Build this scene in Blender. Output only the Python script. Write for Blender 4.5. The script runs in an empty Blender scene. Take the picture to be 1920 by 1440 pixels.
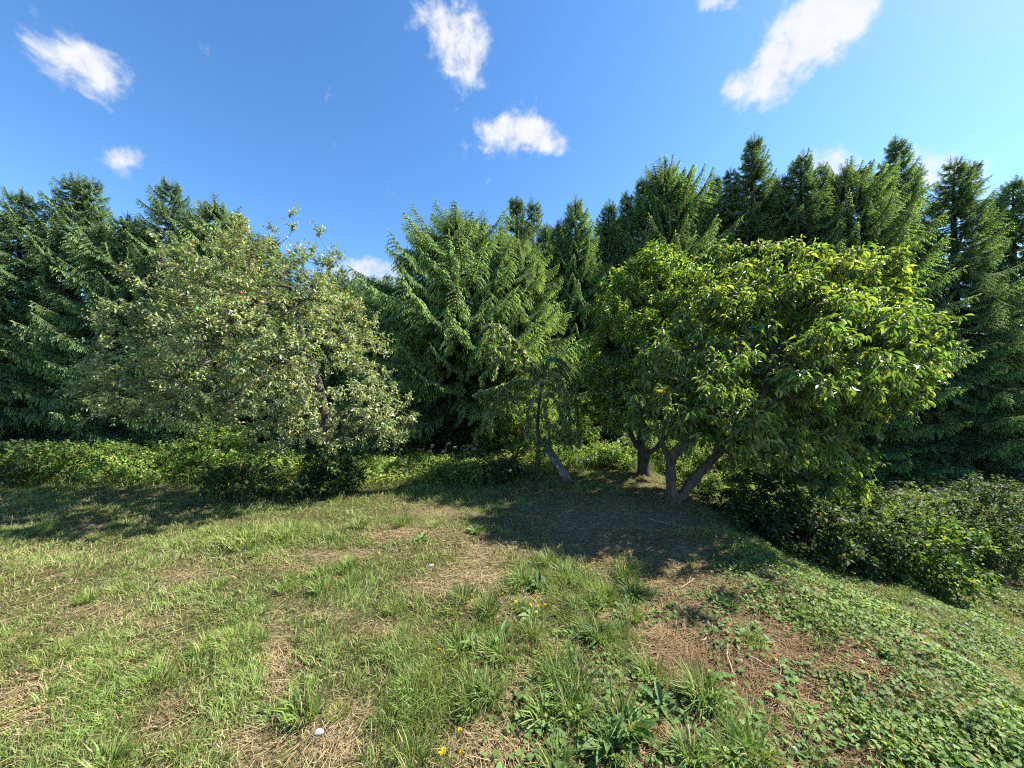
import bpy, math, random
import numpy as np
from mathutils import Vector, Matrix

random.seed(7)
RNG = np.random.default_rng(11)
scene = bpy.context.scene
COL = scene.collection

# ------------------------------------------------------------------ camera
EYE = 1.9                 # eye height above the lawn
F = 600.0                 # focal length in pixels of a 1920 x 1440 frame
cam_data = bpy.data.cameras.new('camera')
cam_data.sensor_width = 36.0
cam_data.lens = 36.0 * F / 1920.0
cam_data.clip_start = 0.05
cam_data.clip_end = 6000.0
cam = bpy.data.objects.new('camera', cam_data)
cam.location = (0, 0, EYE)
cam.rotation_euler = (math.radians(90), 0, 0)
COL.objects.link(cam)
scene.camera = cam

# ------------------------------------------------------------------ light
SUN_DIR = Vector((2.45, 0.60, 2.5)).normalized()     # towards the sun
SUN_EL = math.asin(SUN_DIR.z)
SUN_AZ = math.atan2(SUN_DIR.x, SUN_DIR.y)
SKY_STRENGTH = 0.104
SUN_STRENGTH = 5.0
scene.view_settings.view_transform = 'Standard'
scene.view_settings.look = 'None'
scene.view_settings.gamma = 1.0
scene.view_settings.use_curve_mapping = False
scene.view_settings.exposure = 1.68

sun_data = bpy.data.lights.new('sun', 'SUN')
sun_data.energy = SUN_STRENGTH
sun_data.angle = math.radians(0.53)
sun_data.color = (1.0, 0.955, 0.88)
sun = bpy.data.objects.new('sun', sun_data)
sun.rotation_euler = SUN_DIR.to_track_quat('Z', 'Y').to_euler()
COL.objects.link(sun)

world = bpy.data.worlds.new('World')
scene.world = world
world.use_nodes = True


def build_sky():
    nt = world.node_tree
    N, L = nt.nodes, nt.links
    N.clear()
    out = N.new('ShaderNodeOutputWorld')
    bg = N.new('ShaderNodeBackground')
    bg.inputs['Strength'].default_value = SKY_STRENGTH
    L.new(bg.outputs[0], out.inputs[0])
    sky = N.new('ShaderNodeTexSky')
    sky.sky_type = 'NISHITA'
    sky.sun_disc = False
    sky.sun_elevation = SUN_EL
    sky.sun_rotation = SUN_AZ
    sky.altitude = 600
    sky.air_density = 1.0
    sky.dust_density = 0.3
    sky.ozone_density = 3.0
    hsv = N.new('ShaderNodeHueSaturation')
    hsv.inputs['Saturation'].default_value = 1.2
    hsv.inputs['Value'].default_value = 0.875
    L.new(sky.outputs[0], hsv.inputs['Color'])

    tc = N.new('ShaderNodeTexCoord')
    sep = N.new('ShaderNodeSeparateXYZ')
    L.new(tc.outputs['Generated'], sep.inputs[0])

    def m(op, a, b=None, c=None, clamp=False):
        n = N.new('ShaderNodeMath')
        n.operation = op
        n.use_clamp = clamp
        for i, v in enumerate((a, b, c)):
            if v is None:
                continue
            if isinstance(v, (int, float)):
                n.inputs[i].default_value = v
            else:
                L.new(v, n.inputs[i])
        return n.outputs[0]

    ys = m('MAXIMUM', sep.outputs['Y'], 0.02)
    u = m('DIVIDE', sep.outputs['X'], ys)
    v = m('DIVIDE', sep.outputs['Z'], ys)
    front = m('GREATER_THAN', sep.outputs['Y'], 0.03)

    def noise(scale, detail, rough, dist=0.0, sz=1.0):
        mp = N.new('ShaderNodeMapping')
        mp.inputs['Scale'].default_value = (scale, scale, scale * sz)
        L.new(tc.outputs['Generated'], mp.inputs['Vector'])
        n = N.new('ShaderNodeTexNoise')
        n.inputs['Scale'].default_value = 1.0
        n.inputs['Detail'].default_value = detail
        n.inputs['Roughness'].default_value = rough
        n.inputs['Distortion'].default_value = dist
        L.new(mp.outputs[0], n.inputs['Vector'])
        return n.outputs['Fac']

    n_big = noise(9.0, 7.0, 0.62, 0.35)
    n_fine = noise(30.0, 10.0, 0.6, 0.25)
    n_mix = m('ADD', m('MULTIPLY', n_big, 0.55), m('MULTIPLY', n_fine, 0.45))
    # clouds: direction (given as the spot of sky they stand in), half sizes, tilt, density
    clouds = [
        (838, 40, 62, 66, 14, 0.85), (872, 120, 46, 66, -6, 1.0), (905, 30, 26, 60, -10, 0.35),
        (952, 252, 66, 44, 8, 1.25), (1022, 258, 52, 30, -10, 1.05),
        (1515, 50, 58, 140, -36, 1.4), (1462, 150, 40, 60, -20, 1.05), (1368, 165, 30, 44, -45, 1.0),
        (1585, 40, 60, 90, -36, 1.0), (1350, 6, 60, 26, -10, 0.8),
        (690, 510, 90, 30, 0, 1.5), (1545, 300, 48, 34, 0, 1.3),
        (150, 120, 120, 60, -20, 1.0), (230, 300, 70, 34, 8, 0.9), (1790, 330, 120, 50, -12, 1.1),
        (345, 420, 120, 26, 0, 0.35), (845, 292, 22, 18, 0, 0.4), (905, 342, 22, 12, 0, 0.35),
    ]
    total = None
    for (px, py, rx, ry, ang, den) in clouds:
        cu, cv = (px - 960) / F, (720 - py) / F
        a = math.radians(ang)
        du = m('SUBTRACT', u, cu)
        dv = m('SUBTRACT', v, cv)
        p = m('ADD', m('MULTIPLY', du, math.cos(a) * F / rx), m('MULTIPLY', dv, math.sin(a) * F / rx))
        q = m('ADD', m('MULTIPLY', du, -math.sin(a) * F / ry), m('MULTIPLY', dv, math.cos(a) * F / ry))
        r2 = m('ADD', m('MULTIPLY', p, p), m('MULTIPLY', q, q))
        g = m('MULTIPLY', m('EXPONENT', m('MULTIPLY', r2, -0.9)), den)
        total = g if total is None else m('ADD', total, g)
    # noise eats into the soft envelopes
    total = m('MINIMUM', total, 1.9)
    d = m('ADD', m('MULTIPLY', total, 0.60), m('MULTIPLY', m('SUBTRACT', n_mix, 0.5), 5.0))
    d = m('SUBTRACT', d, m('MULTIPLY', m('SUBTRACT', 1.0, m('MINIMUM', total, 1.0)), 0.75))
    ss = N.new('ShaderNodeMapRange')
    ss.interpolation_type = 'SMOOTHSTEP'
    ss.inputs['From Min'].default_value = -0.15
    ss.inputs['From Max'].default_value = 1.05
    L.new(d, ss.inputs['Value'])
    mask = m('MULTIPLY', m('MULTIPLY', ss.outputs[0], front), 0.96)
    ramp = N.new('ShaderNodeMapRange')
    ramp.inputs['From Min'].default_value = 0.3
    ramp.inputs['From Max'].default_value = 0.72
    ramp.inputs['To Min'].default_value = 0.82
    ramp.inputs['To Max'].default_value = 1.0
    L.new(n_mix, ramp.inputs['Value'])
    cc = N.new('ShaderNodeCombineColor')
    white = 0.325 / SKY_STRENGTH
    for i, k in enumerate((0.985, 1.0, 1.03)):
        L.new(m('MULTIPLY', ramp.outputs[0], white * k), cc.inputs[i])
    mix = N.new('ShaderNodeMix')
    mix.data_type = 'RGBA'
    L.new(mask, mix.inputs['Factor'])
    L.new(hsv.outputs[0], mix.inputs[6])
    L.new(cc.outputs[0], mix.inputs[7])
    L.new(mix.outputs[2], bg.inputs['Color'])


build_sky()

scene.cycles.max_bounces = 7
scene.cycles.diffuse_bounces = 3
scene.cycles.glossy_bounces = 2
scene.cycles.transmission_bounces = 4
scene.cycles.transparent_max_bounces = 4
scene.cycles.use_denoising = False
scene.cycles.filter_width = 1.15
scene.cycles.sample_clamp_indirect = 6.0

# ------------------------------------------------------------------ helpers
def vnoise(x, y, seed=0):
    """smooth value noise, vectorised, 0..1"""
    x = np.asarray(x, float); y = np.asarray(y, float)
    xi = np.floor(x).astype(np.int64); yi = np.floor(y).astype(np.int64)
    fx = x - xi; fy = y - yi
    fx = fx * fx * (3 - 2 * fx); fy = fy * fy * (3 - 2 * fy)

    def h(a, b):
        n = (a * 374761393 + b * 668265263 + seed * 974711) & 0x7fffffff
        n = ((n ^ (n >> 13)) * 1274126177) & 0x7fffffff
        return ((n ^ (n >> 16)) & 0xffff) / 65535.0
    return ((h(xi, yi) * (1 - fx) + h(xi + 1, yi) * fx) * (1 - fy)
            + (h(xi, yi + 1) * (1 - fx) + h(xi + 1, yi + 1) * fx) * fy)


def fbm(x, y, seed=0, octaves=4):
    s = 0; a = 0.5; t = 0
    for o in range(octaves):
        s = s + a * vnoise(x * 2 ** o + 17.3 * o, y * 2 ** o - 9.1 * o, seed + o)
        t += a; a *= 0.5
    return s / t


def sstep(a, b, x):
    t = np.clip((x - a) / (b - a), 0, 1)
    return t * t * (3 - 2 * t)


def ground_z(x, y):
    x = np.asarray(x, float); y = np.asarray(y, float)
    z = 0.10 * (fbm(x * 0.7, y * 0.7, 3) - 0.5) + 0.05 * (fbm(x * 3.1, y * 3.1, 8, 3) - 0.5)
    crest = 3.05 + 0.25 * (fbm(y * 0.9, y * 0 + 3, 5) - 0.5) + 0.12 * np.maximum(y - 5.5, 0)
    t = np.maximum(x - crest + .5, 0)
    t = t * t / (t + .9)
    z = z + .5 * (fbm(x * .8, y * .8, 15) - .5) * sstep(2.4, 4.2, x) * (1 - sstep(9, 14, y))
    z = z - 1.45 * (1 - np.exp(-0.42 * t))                     # the bank falls away to the right
    z = z - 0.45 * sstep(7.9, 10.0, y)                        # hollow at the foot of the spruces
    z = z + 18.0 * sstep(24.0, 95.0, y) * (0.9 + 0.2 * vnoise(x * 0.02, y * 0.02, 4))
    return z


def at(px, py, dz=0.0):
    """the spot of ground met when looking towards (px, py) from the eye"""
    k = (py - 720) / F
    d = EYE / k
    for _ in range(12):
        x = (px - 960) / F * d
        d = (EYE - float(ground_z(x, d)) - dz) / k
    return np.array([(px - 960) / F * d, d, EYE - k * d])


def pt(px, py, d):
    return np.array([(px - 960) / F * d, d, EYE - (py - 720) / F * d])


def proj(x, y, z):
    y = np.maximum(y, 0.05)
    return 960 + F * x / y, 720 + F * (EYE - z) / y


def norm(v):
    return v / np.maximum(np.linalg.norm(v, axis=-1, keepdims=True), 1e-9)


def rvec(n, rng=RNG):
    return norm(rng.normal(size=(n, 3)))


def nth(i):
    names = ('first second third fourth fifth sixth seventh eighth ninth tenth eleventh twelfth thirteenth fourteenth fifteenth '
             'sixteenth seventeenth eighteenth nineteenth twentieth').split()
    names += ['twenty-' + w for w in names[:9]] + ['thirtieth']
    return names[i]


class Acc:
    """collects triangles with a colour per vertex, links them as one mesh object"""
    def __init__(self):
        self.v, self.f, self.c, self.n = [], [], [], 0

    def add(self, v, f, c):
        if len(v) == 0:
            return
        self.v.append(np.asarray(v, np.float32))
        self.f.append(np.asarray(f, np.int64) + self.n)
        c = np.asarray(c, np.float32)
        if c.ndim == 1:
            c = np.tile(c, (len(v), 1))
        self.c.append(c)
        self.n += len(v)

    def mesh(self, name, mat, smooth=False, origin=(0, 0, 0)):
        me = bpy.data.meshes.new(name)
        v = np.concatenate(self.v) - np.asarray(origin, np.float32)
        f = np.concatenate(self.f)
        c = np.concatenate(self.c)
        nv, nf = len(v), len(f)
        me.vertices.add(nv)
        me.vertices.foreach_set('co', v.astype(np.float32).ravel())
        me.loops.add(nf * 3)
        me.loops.foreach_set('vertex_index', f.astype(np.int32).ravel())
        me.polygons.add(nf)
        me.polygons.foreach_set('loop_start', np.arange(0, nf * 3, 3, dtype=np.int32))
        if smooth:
            me.polygons.foreach_set('use_smooth', np.ones(nf, dtype=bool))
        at_ = me.color_attributes.new('Col', 'FLOAT_COLOR', 'POINT')
        cc = np.ones((nv, 4), np.float32)
        cc[:, :3] = c
        at_.data.foreach_set('color', cc.ravel())
        me.update(calc_edges=True)
        me.materials.append(mat)
        return me

    def build(self, name, mat, parent=None, smooth=False):
        if self.n == 0:
            return None
        org = parent.location if parent is not None else (0, 0, 0)
        return link(name, self.mesh(name, mat, smooth, org), parent)


def link(name, me, parent=None):
    o = bpy.data.objects.new(name, me)
    COL.objects.link(o)
    if parent is not None:
        o.parent = parent
    return o


def thing(name, label, cat, loc, group=None):
    o = bpy.data.objects.new(name, None)
    o.empty_display_size = 0.1
    COL.objects.link(o)
    o.location = tuple(float(a) for a in loc)
    o['label'] = label
    o['category'] = cat
    if group:
        o['group'] = group
    return o


def tag(o, label, cat=None, group=None, kind=None):
    o['label'] = label
    if cat:
        o['category'] = cat
    if group:
        o['group'] = group
    if kind:
        o['kind'] = kind
    return o


def stuff(o):
    o['kind'] = 'stuff'
    return o


# leaf templates: x across, y along, z out of the blade
def leaf_template(rows, fold=0.12, curl=0.25):
    """rows: list of (t along, half width) between base (0) and tip (1)"""
    v = [(0, 0, 0)]
    for t, w in rows:
        z = -curl * t * t
        v += [(-w, t, z + fold * w * 2), (0, t, z), (w, t, z + fold * w * 2)]
    v.append((0, 1, -curl))
    f = [(0, 2, 1), (0, 3, 2)]
    for r in range(len(rows) - 1):
        a = 1 + 3 * r; b = a + 3
        f += [(a, a + 1, b + 1), (a, b + 1, b), (a + 1, a + 2, b + 2), (a + 1, b + 2, b + 1)]
    a = 1 + 3 * (len(rows) - 1); t = len(v) - 1
    f += [(a, a + 1, t), (a + 1, a + 2, t)]
    return np.array(v, float), np.array(f)


LEAF8 = leaf_template([(0.3, 0.42), (0.65, 0.5)], 0.16, 0.22)
LEAF4 = leaf_template([(0.48, 0.5)], 0.18, 0.15)
LEAFHEART = leaf_template([(0.14, 0.46), (0.5, 0.42)], 0.12, 0.12)
# needle shoot: slim spiky lens of four triangles
SHOOT = (np.array([(0, 0, 0), (-.5, .34, .03), (.5, .38, -.03), (0, 1, -.14)], float), np.array([(0, 2, 1), (1, 2, 3)]))
BLADE_V = np.array([(-.5, 0, 0), (.5, 0, 0), (-.42, .55, 0.0), (.42, .55, 0.0), (0, 1, 0)])
BLADE_F = np.array([(0, 1, 3), (0, 3, 2), (2, 3, 4)])


CURL = np.random.default_rng(4242)


def put(acc, tmpl, pos, d, nrm, length, width, col, tipcol=None):
    """scatter a leaf template: pos, direction, normal, size and colour arrays"""
    T, Fa = tmpl
    n = len(pos)
    if n == 0:
        return
    d = norm(d)
    side = norm(np.cross(d, nrm))
    nn = np.cross(side, d)
    length = np.broadcast_to(length, (n,)); width = np.broadcast_to(width, (n,))
    v = (pos[:, None, :]
         + T[None, :, 0, None] * (width[:, None] )[:, :, None] * side[:, None, :]
         + T[None, :, 1, None] * length[:, None, None] * d[:, None, :]
         + T[None, :, 2, None] * (length * CURL.uniform(.2, 2.3, n))[:, None, None] * nn[:, None, :])
    f = Fa[None] + (np.arange(n) * len(T))[:, None, None]
    col = np.broadcast_to(col, (n, 3))
    c = np.repeat(col[:, None, :], len(T), 1)
    if tipcol is not None:
        t = T[None, :, 1, None]
        c = c * (1 - t) + np.broadcast_to(tipcol, (n, 3))[:, None, :] * t
    acc.add(v.reshape(-1, 3), f.reshape(-1, 3), c.reshape(-1, 3))


def blades(acc, pos, lean, length, width, col, droop=0.35, tipcol=None, rng=RNG):
    """grass blades that bend over: lean is the (not unit) tip offset direction"""
    n = len(pos)
    up = np.array([0, 0, 1.0])
    lean = np.asarray(lean)
    length = np.broadcast_to(length, (n,))[:, None]
    d = norm(up + lean)
    mid = pos + d * length * 0.55
    hl = lean.copy(); hl[:, 2] = 0
    tip = mid + norm(d + hl * 0.6 - up * droop) * length * 0.5
    side = np.cross(d, up + 1e-3)
    a = rng.uniform(0, 2 * np.pi, n)
    rs = np.stack([np.cos(a), np.sin(a), np.zeros(n)], 1)
    side = norm(norm(side) * 0.4 + rs)
    w = np.broadcast_to(width, (n,))[:, None] * 0.5
    v = np.stack([pos - side * w, pos + side * w, mid - side * w * 0.85, mid + side * w * 0.85, tip], 1)
    f = BLADE_F[None] + (np.arange(n) * 5)[:, None, None]
    col = np.broadcast_to(col, (n, 3))
    c = np.repeat(col[:, None, :], 5, 1)
    if tipcol is not None:
        c[:, 4] = tipcol
        c[:, 2:4] = c[:, 2:4] * 0.7 + np.broadcast_to(tipcol, (n, 3))[:, None, :] * 0.3
    acc.add(v.reshape(-1, 3), f.reshape(-1, 3), c.reshape(-1, 3))


def tubes(acc, P, R, sides, col):
    """P (N, K, 3) polylines, R (N, K) radii"""
    P = np.asarray(P, float); R = np.asarray(R, float)
    n, k, _ = P.shape
    T = norm(np.gradient(P, axis=1))
    ref = np.where(np.abs(T[:, :1, 2:3]) > 0.9, np.array([[[1.0, 0, 0]]]), np.array([[[0, 0, 1.0]]]))
    ref = np.broadcast_to(ref, P.shape)
    A = norm(np.cross(T, ref)); B = np.cross(T, A)
    ang = np.arange(sides) * 2 * np.pi / sides
    ring = (A[:, :, None, :] * np.cos(ang)[None, None, :, None] + B[:, :, None, :] * np.sin(ang)[None, None, :, None])
    V = P[:, :, None, :] + ring * R[:, :, None, None]
    idx = np.arange(n * k * sides).reshape(n, k, sides)
    a = idx[:, :-1, :]; b = np.roll(idx, -1, 2)[:, :-1, :]
    c = idx[:, 1:, :]; d = np.roll(idx, -1, 2)[:, 1:, :]
    f = np.concatenate([np.stack([a, b, d], -1).reshape(-1, 3), np.stack([a, d, c], -1).reshape(-1, 3)])
    col = np.asarray(col, float)
    if col.ndim == 1:
        cc = np.tile(col, (n * k * sides, 1))
    else:
        cc = np.repeat(col, k * sides, 0)
    acc.add(V.reshape(-1, 3), f, cc)


def bend(points, k):
    """resample a hand drawn polyline smoothly to k points (Catmull-Rom)"""
    p = np.asarray(points, float)
    if len(p) == 2:
        return p[0] + (p[1] - p[0]) * np.linspace(0, 1, k)[:, None]
    q = np.vstack([2 * p[0] - p[1], p, 2 * p[-1] - p[-2]])
    t = np.linspace(0, len(p) - 1 - 1e-6, k)
    i = t.astype(int); u = (t - i)[:, None]
    a, b, c, d = q[i], q[i + 1], q[i + 2], q[i + 3]
    return 0.5 * ((2 * b) + (-a + c) * u + (2 * a - 5 * b + 4 * c - d) * u ** 2 + (-a + 3 * b - 3 * c + d) * u ** 3)


# ------------------------------------------------------------------ materials
def new_mat(name):
    m = bpy.data.materials.new(name)
    m.use_nodes = True
    m.node_tree.nodes.clear()
    return m, m.node_tree.nodes, m.node_tree.links


def leaf_mat(name, rough=0.45, trans=0.35, spec=0.4, tint=(1.15, 1.1, 0.45), var=0.25, back=(1, 1, 1)):
    """foliage: own colour per leaf, light passing through the blade"""
    m, N, L = new_mat(name)
    out = N.new('ShaderNodeOutputMaterial')
    at_ = N.new('ShaderNodeAttribute'); at_.attribute_name = 'Col'
    geo = N.new('ShaderNodeNewGeometry')
    nz = N.new('ShaderNodeTexNoise'); nz.inputs['Scale'].default_value = 3.0
    nz.inputs['Detail'].default_value = 2.0
    L.new(geo.outputs['Position'], nz.inputs['Vector'])
    mr = N.new('ShaderNodeMapRange')
    mr.inputs['From Min'].default_value = 0.3; mr.inputs['From Max'].default_value = 0.7
    mr.inputs['To Min'].default_value = 1 - var; mr.inputs['To Max'].default_value = 1 + var
    L.new(nz.outputs['Fac'], mr.inputs['Value'])
    mul = N.new('ShaderNodeVectorMath'); mul.operation = 'SCALE'
    L.new(at_.outputs['Color'], mul.inputs[0]); L.new(mr.outputs[0], mul.inputs['Scale'])
    # the underside of the blade is paler
    bm = N.new('ShaderNodeMix'); bm.data_type = 'RGBA'; bm.blend_type = 'MULTIPLY'
    bm.inputs[7].default_value = (*back, 1)
    L.new(geo.outputs['Backfacing'], bm.inputs['Factor'])
    L.new(mul.outputs[0], bm.inputs[6])
    p = N.new('ShaderNodeBsdfPrincipled')
    p.inputs['Roughness'].default_value = rough
    p.inputs['Specular IOR Level'].default_value = spec
    L.new(bm.outputs[2], p.inputs['Base Color'])
    tr = N.new('ShaderNodeBsdfTranslucent')
    tm = N.new('ShaderNodeVectorMath'); tm.operation = 'MULTIPLY'
    tm.inputs[1].default_value = tint
    L.new(mul.outputs[0], tm.inputs[0]); L.new(tm.outputs[0], tr.inputs['Color'])
    mx = N.new('ShaderNodeMixShader'); mx.inputs[0].default_value = trans
    L.new(p.outputs[0], mx.inputs[1]); L.new(tr.outputs[0], mx.inputs[2])
    L.new(mx.outputs[0], out.inputs[0])
    return m


def solid_mat(name, rough=0.9, scale=30.0, contrast=0.5, bump=0.4, stretch=(1, 1, 1), spec=0.2):
    """bark, wood, stone: own vertex colour broken up by grain"""
    m, N, L = new_mat(name)
    out = N.new('ShaderNodeOutputMaterial')
    at_ = N.new('ShaderNodeAttribute'); at_.attribute_name = 'Col'
    tc = N.new('ShaderNodeTexCoord')
    mp = N.new('ShaderNodeMapping'); mp.inputs['Scale'].default_value = stretch
    L.new(tc.outputs['Object'], mp.inputs['Vector'])
    nz = N.new('ShaderNodeTexNoise'); nz.inputs['Scale'].default_value = scale
    nz.inputs['Detail'].default_value = 6.0; nz.inputs['Roughness'].default_value = 0.65
    L.new(mp.outputs[0], nz.inputs['Vector'])
    mr = N.new('ShaderNodeMapRange')
    mr.inputs['From Min'].default_value = 0.3; mr.inputs['From Max'].default_value = 0.7
    mr.inputs['To Min'].default_value = 1 - contrast; mr.inputs['To Max'].default_value = 1 + contrast
    L.new(nz.outputs['Fac'], mr.inputs['Value'])
    mul = N.new('ShaderNodeVectorMath'); mul.operation = 'SCALE'
    L.new(at_.outputs['Color'], mul.inputs[0]); L.new(mr.outputs[0], mul.inputs['Scale'])
    p = N.new('ShaderNodeBsdfPrincipled')
    p.inputs['Roughness'].default_value = rough
    p.inputs['Specular IOR Level'].default_value = spec
    L.new(mul.outputs[0], p.inputs['Base Color'])
    bp = N.new('ShaderNodeBump'); bp.inputs['Strength'].default_value = bump
    bp.inputs['Distance'].default_value = 0.01
    L.new(nz.outputs['Fac'], bp.inputs['Height']); L.new(bp.outputs[0], p.inputs['Normal'])
    L.new(p.outputs[0], out.inputs[0])
    return m


def ground_mat():
    m, N, L = new_mat('soil_and_thatch')
    out = N.new('ShaderNodeOutputMaterial')
    at_ = N.new('ShaderNodeAttribute'); at_.attribute_name = 'Col'
    tc = N.new('ShaderNodeTexCoord')
    n1 = N.new('ShaderNodeTexNoise'); n1.inputs['Scale'].default_value = 14
    n1.inputs['Detail'].default_value = 8; n1.inputs['Roughness'].default_value = 0.7
    n2 = N.new('ShaderNodeTexNoise'); n2.inputs['Scale'].default_value = 90
    n2.inputs['Detail'].default_value = 4
    L.new(tc.outputs['Object'], n1.inputs['Vector']); L.new(tc.outputs['Object'], n2.inputs['Vector'])
    add = N.new('ShaderNodeMath'); add.operation = 'MULTIPLY'
    L.new(n1.outputs['Fac'], add.inputs[0]); L.new(n2.outputs['Fac'], add.inputs[1])
    mr = N.new('ShaderNodeMapRange')
    mr.inputs['From Min'].default_value = 0.12; mr.inputs['From Max'].default_value = 0.4
    mr.inputs['To Min'].default_value = 0.45; mr.inputs['To Max'].default_value = 1.5
    L.new(add.outputs[0], mr.inputs['Value'])
    mul = N.new('ShaderNodeVectorMath'); mul.operation = 'SCALE'
    L.new(at_.outputs['Color'], mul.inputs[0]); L.new(mr.outputs[0], mul.inputs['Scale'])
    p = N.new('ShaderNodeBsdfPrincipled')
    p.inputs['Roughness'].default_value = 0.95
    p.inputs['Specular IOR Level'].default_value = 0.1
    L.new(mul.outputs[0], p.inputs['Base Color'])
    bp = N.new('ShaderNodeBump'); bp.inputs['Strength'].default_value = 0.7
    bp.inputs['Distance'].default_value = 0.02
    L.new(add.outputs[0], bp.inputs['Height']); L.new(bp.outputs[0], p.inputs['Normal'])
    L.new(p.outputs[0], out.inputs[0])
    return m


M_GROUND = ground_mat()
M_GRASS = leaf_mat('grass_blades', 0.5, 0.35, 0.3, (1.1, 1.1, 0.6), 0.15)
M_STRAW = leaf_mat('dry_straw', 0.7, 0.2, 0.2, (1, 1, 1), 0.2)
M_SPRUCE = leaf_mat('spruce_needles', 0.6, 0.40, 0.15, (1.2, 1.25, 0.55), 0.3)
M_APPLE = leaf_mat('apple_leaves', 0.42, 0.35, 0.5, (1.1, 1.15, 0.5), 0.2, (1.5, 1.45, 1.6))
M_PLUM = leaf_mat('plum_leaves', 0.38, 0.42, 0.5, (1.1, 1.3, 0.4), 0.2, (1.2, 1.2, 1.3))
M_WEEP = leaf_mat('weeping_tree_leaves', 0.4, 0.45, 0.4, (1.25, 1.25, 0.45), 0.2, (1.3, 1.3, 1.4))
M_WEED = leaf_mat('weed_leaves', 0.6, 0.38, 0.2, (1.2, 1.2, 0.45), 0.25)
M_PETAL = leaf_mat('petals', 0.6, 0.3, 0.2, (1, 1, 1), 0.05)
M_BARK = solid_mat('bark', 0.95, 22, 0.75, 1.0, (1, 1, 0.3))
M_TWIG = solid_mat('twig_bark', 0.85, 40, 0.3, 0.2)
M_WOOD = solid_mat('weathered_wood', 0.9, 22, 0.6, 0.8, (3, 3, 0.25))
M_STONE = solid_mat('stone', 0.85, 45, 0.25, 0.3)
M_FRUIT = solid_mat('apple_skin', 0.35, 20, 0.3, 0.0, (1, 1, 1), 0.5)

# ------------------------------------------------------------------ lawn map
# spots of the lawn: (px, py, rx, ry, weight), authored from the photograph and
# turned into places on the ground by looking at them from the eye
BARE = [(745, 1000, 62, 13, 1.0), (640, 1040, 85, 11, .75), (800, 1098, 55, 15, .8), (905, 1030, 48, 28, .8),
        (880, 1085, 55, 22, .7), (522, 1250, 20, 95, .75), (470, 1405, 42, 45, .8), (625, 1400, 52, 45, 1.1),
        (690, 1340, 40, 13, .7), (590, 1150, 60, 12, .5), (1330, 1130, 120, 36, .9), (1400, 1215, 140, 60, .8),
        (1250, 1195, 60, 30, .6), (1490, 1320, 60, 110, .8), (1185, 1420, 45, 35, 1.0), (905, 1395, 50, 35, .8),
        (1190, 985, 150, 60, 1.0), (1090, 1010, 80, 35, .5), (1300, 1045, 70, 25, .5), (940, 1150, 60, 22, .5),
        (1080, 1220, 40, 25, .6), (1000, 1290, 40, 30, .4), (740, 1180, 60, 22, .5), (820, 960, 60, 12, .5),
        (180, 1150, 90, 30, .6), (300, 1330, 40, 60, .5), (1650, 1250, 90, 70, .6), (1700, 1420, 120, 40, .7),
        (60, 1330, 60, 60, .5), (350, 1080, 60, 16, .5), (540, 1060, 60, 12, .45), (1060, 960, 120, 25, .5)]
LUSH = [(520, 1005, 110, 20, 1.2), (430, 1020, 50, 14, .8), (445, 1250, 55, 130, .5), (740, 1250, 60, 90, .75),
        (600, 1230, 45, 60, .5), (755, 1345, 70, 40, .9), (920, 1195, 65, 45, .7), (860, 1310, 60, 40, .6),
        (1060, 1250, 40, 45, .6), (1310, 1420, 90, 25, .7), (690, 985, 40, 14, .7), (840, 930, 60, 14, .6),
        (1130, 1130, 80, 40, .9), (1040, 1075, 80, 35, .9), (980, 1180, 90, 50, .6), (1180, 1230, 70, 50, .5), (1040, 1330, 90, 50, .4), (940, 985, 35, 20, .6), (470, 955, 60, 14, .6),
        (430, 1430, 50, 30, .7), (700, 1100, 60, 40, .3), (200, 1250, 90, 90, .5), (1290, 1010, 55, 20, .5)]


_r = np.random.default_rng(77)
for _i in range(46):                       # small dry gaps between the tufts on the right
    BARE.append((_r.uniform(840, 1420), _r.uniform(1070, 1440), _r.uniform(14, 38), _r.uniform(7, 18), _r.uniform(.5, 1.0)))
for _i in range(9):
    BARE.append((_r.uniform(100, 840), _r.uniform(950, 1440), _r.uniform(14, 40), _r.uniform(6, 16), _r.uniform(.3, .7)))


def blobs(lst, px, py):
    s = np.zeros_like(px)
    for (x, y, rx, ry, w) in lst:
        s += w * np.exp(-(((px - x) / rx) ** 2 + ((py - y) / ry) ** 2))
    return s


def lawn_fields(x, y, z):
    px, py = proj(x, y, z)
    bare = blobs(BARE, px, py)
    lush = blobs(LUSH, px, py)
    n1 = fbm(x * 1.6, y * 1.6, 21)
    n2 = fbm(x * 5.0, y * 5.0, 33, 3)
    rightdry = sstep(1120, 1330, px) * sstep(1040, 1120, py)
    green = 0.56 + 1.1 * (n1 - 0.5) + 1.2 * (n2 - 0.5) - 1.15 * bare + 0.8 * lush - 0.12 * rightdry
    return np.clip(green, 0, 1.3), bare, lush


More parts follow.
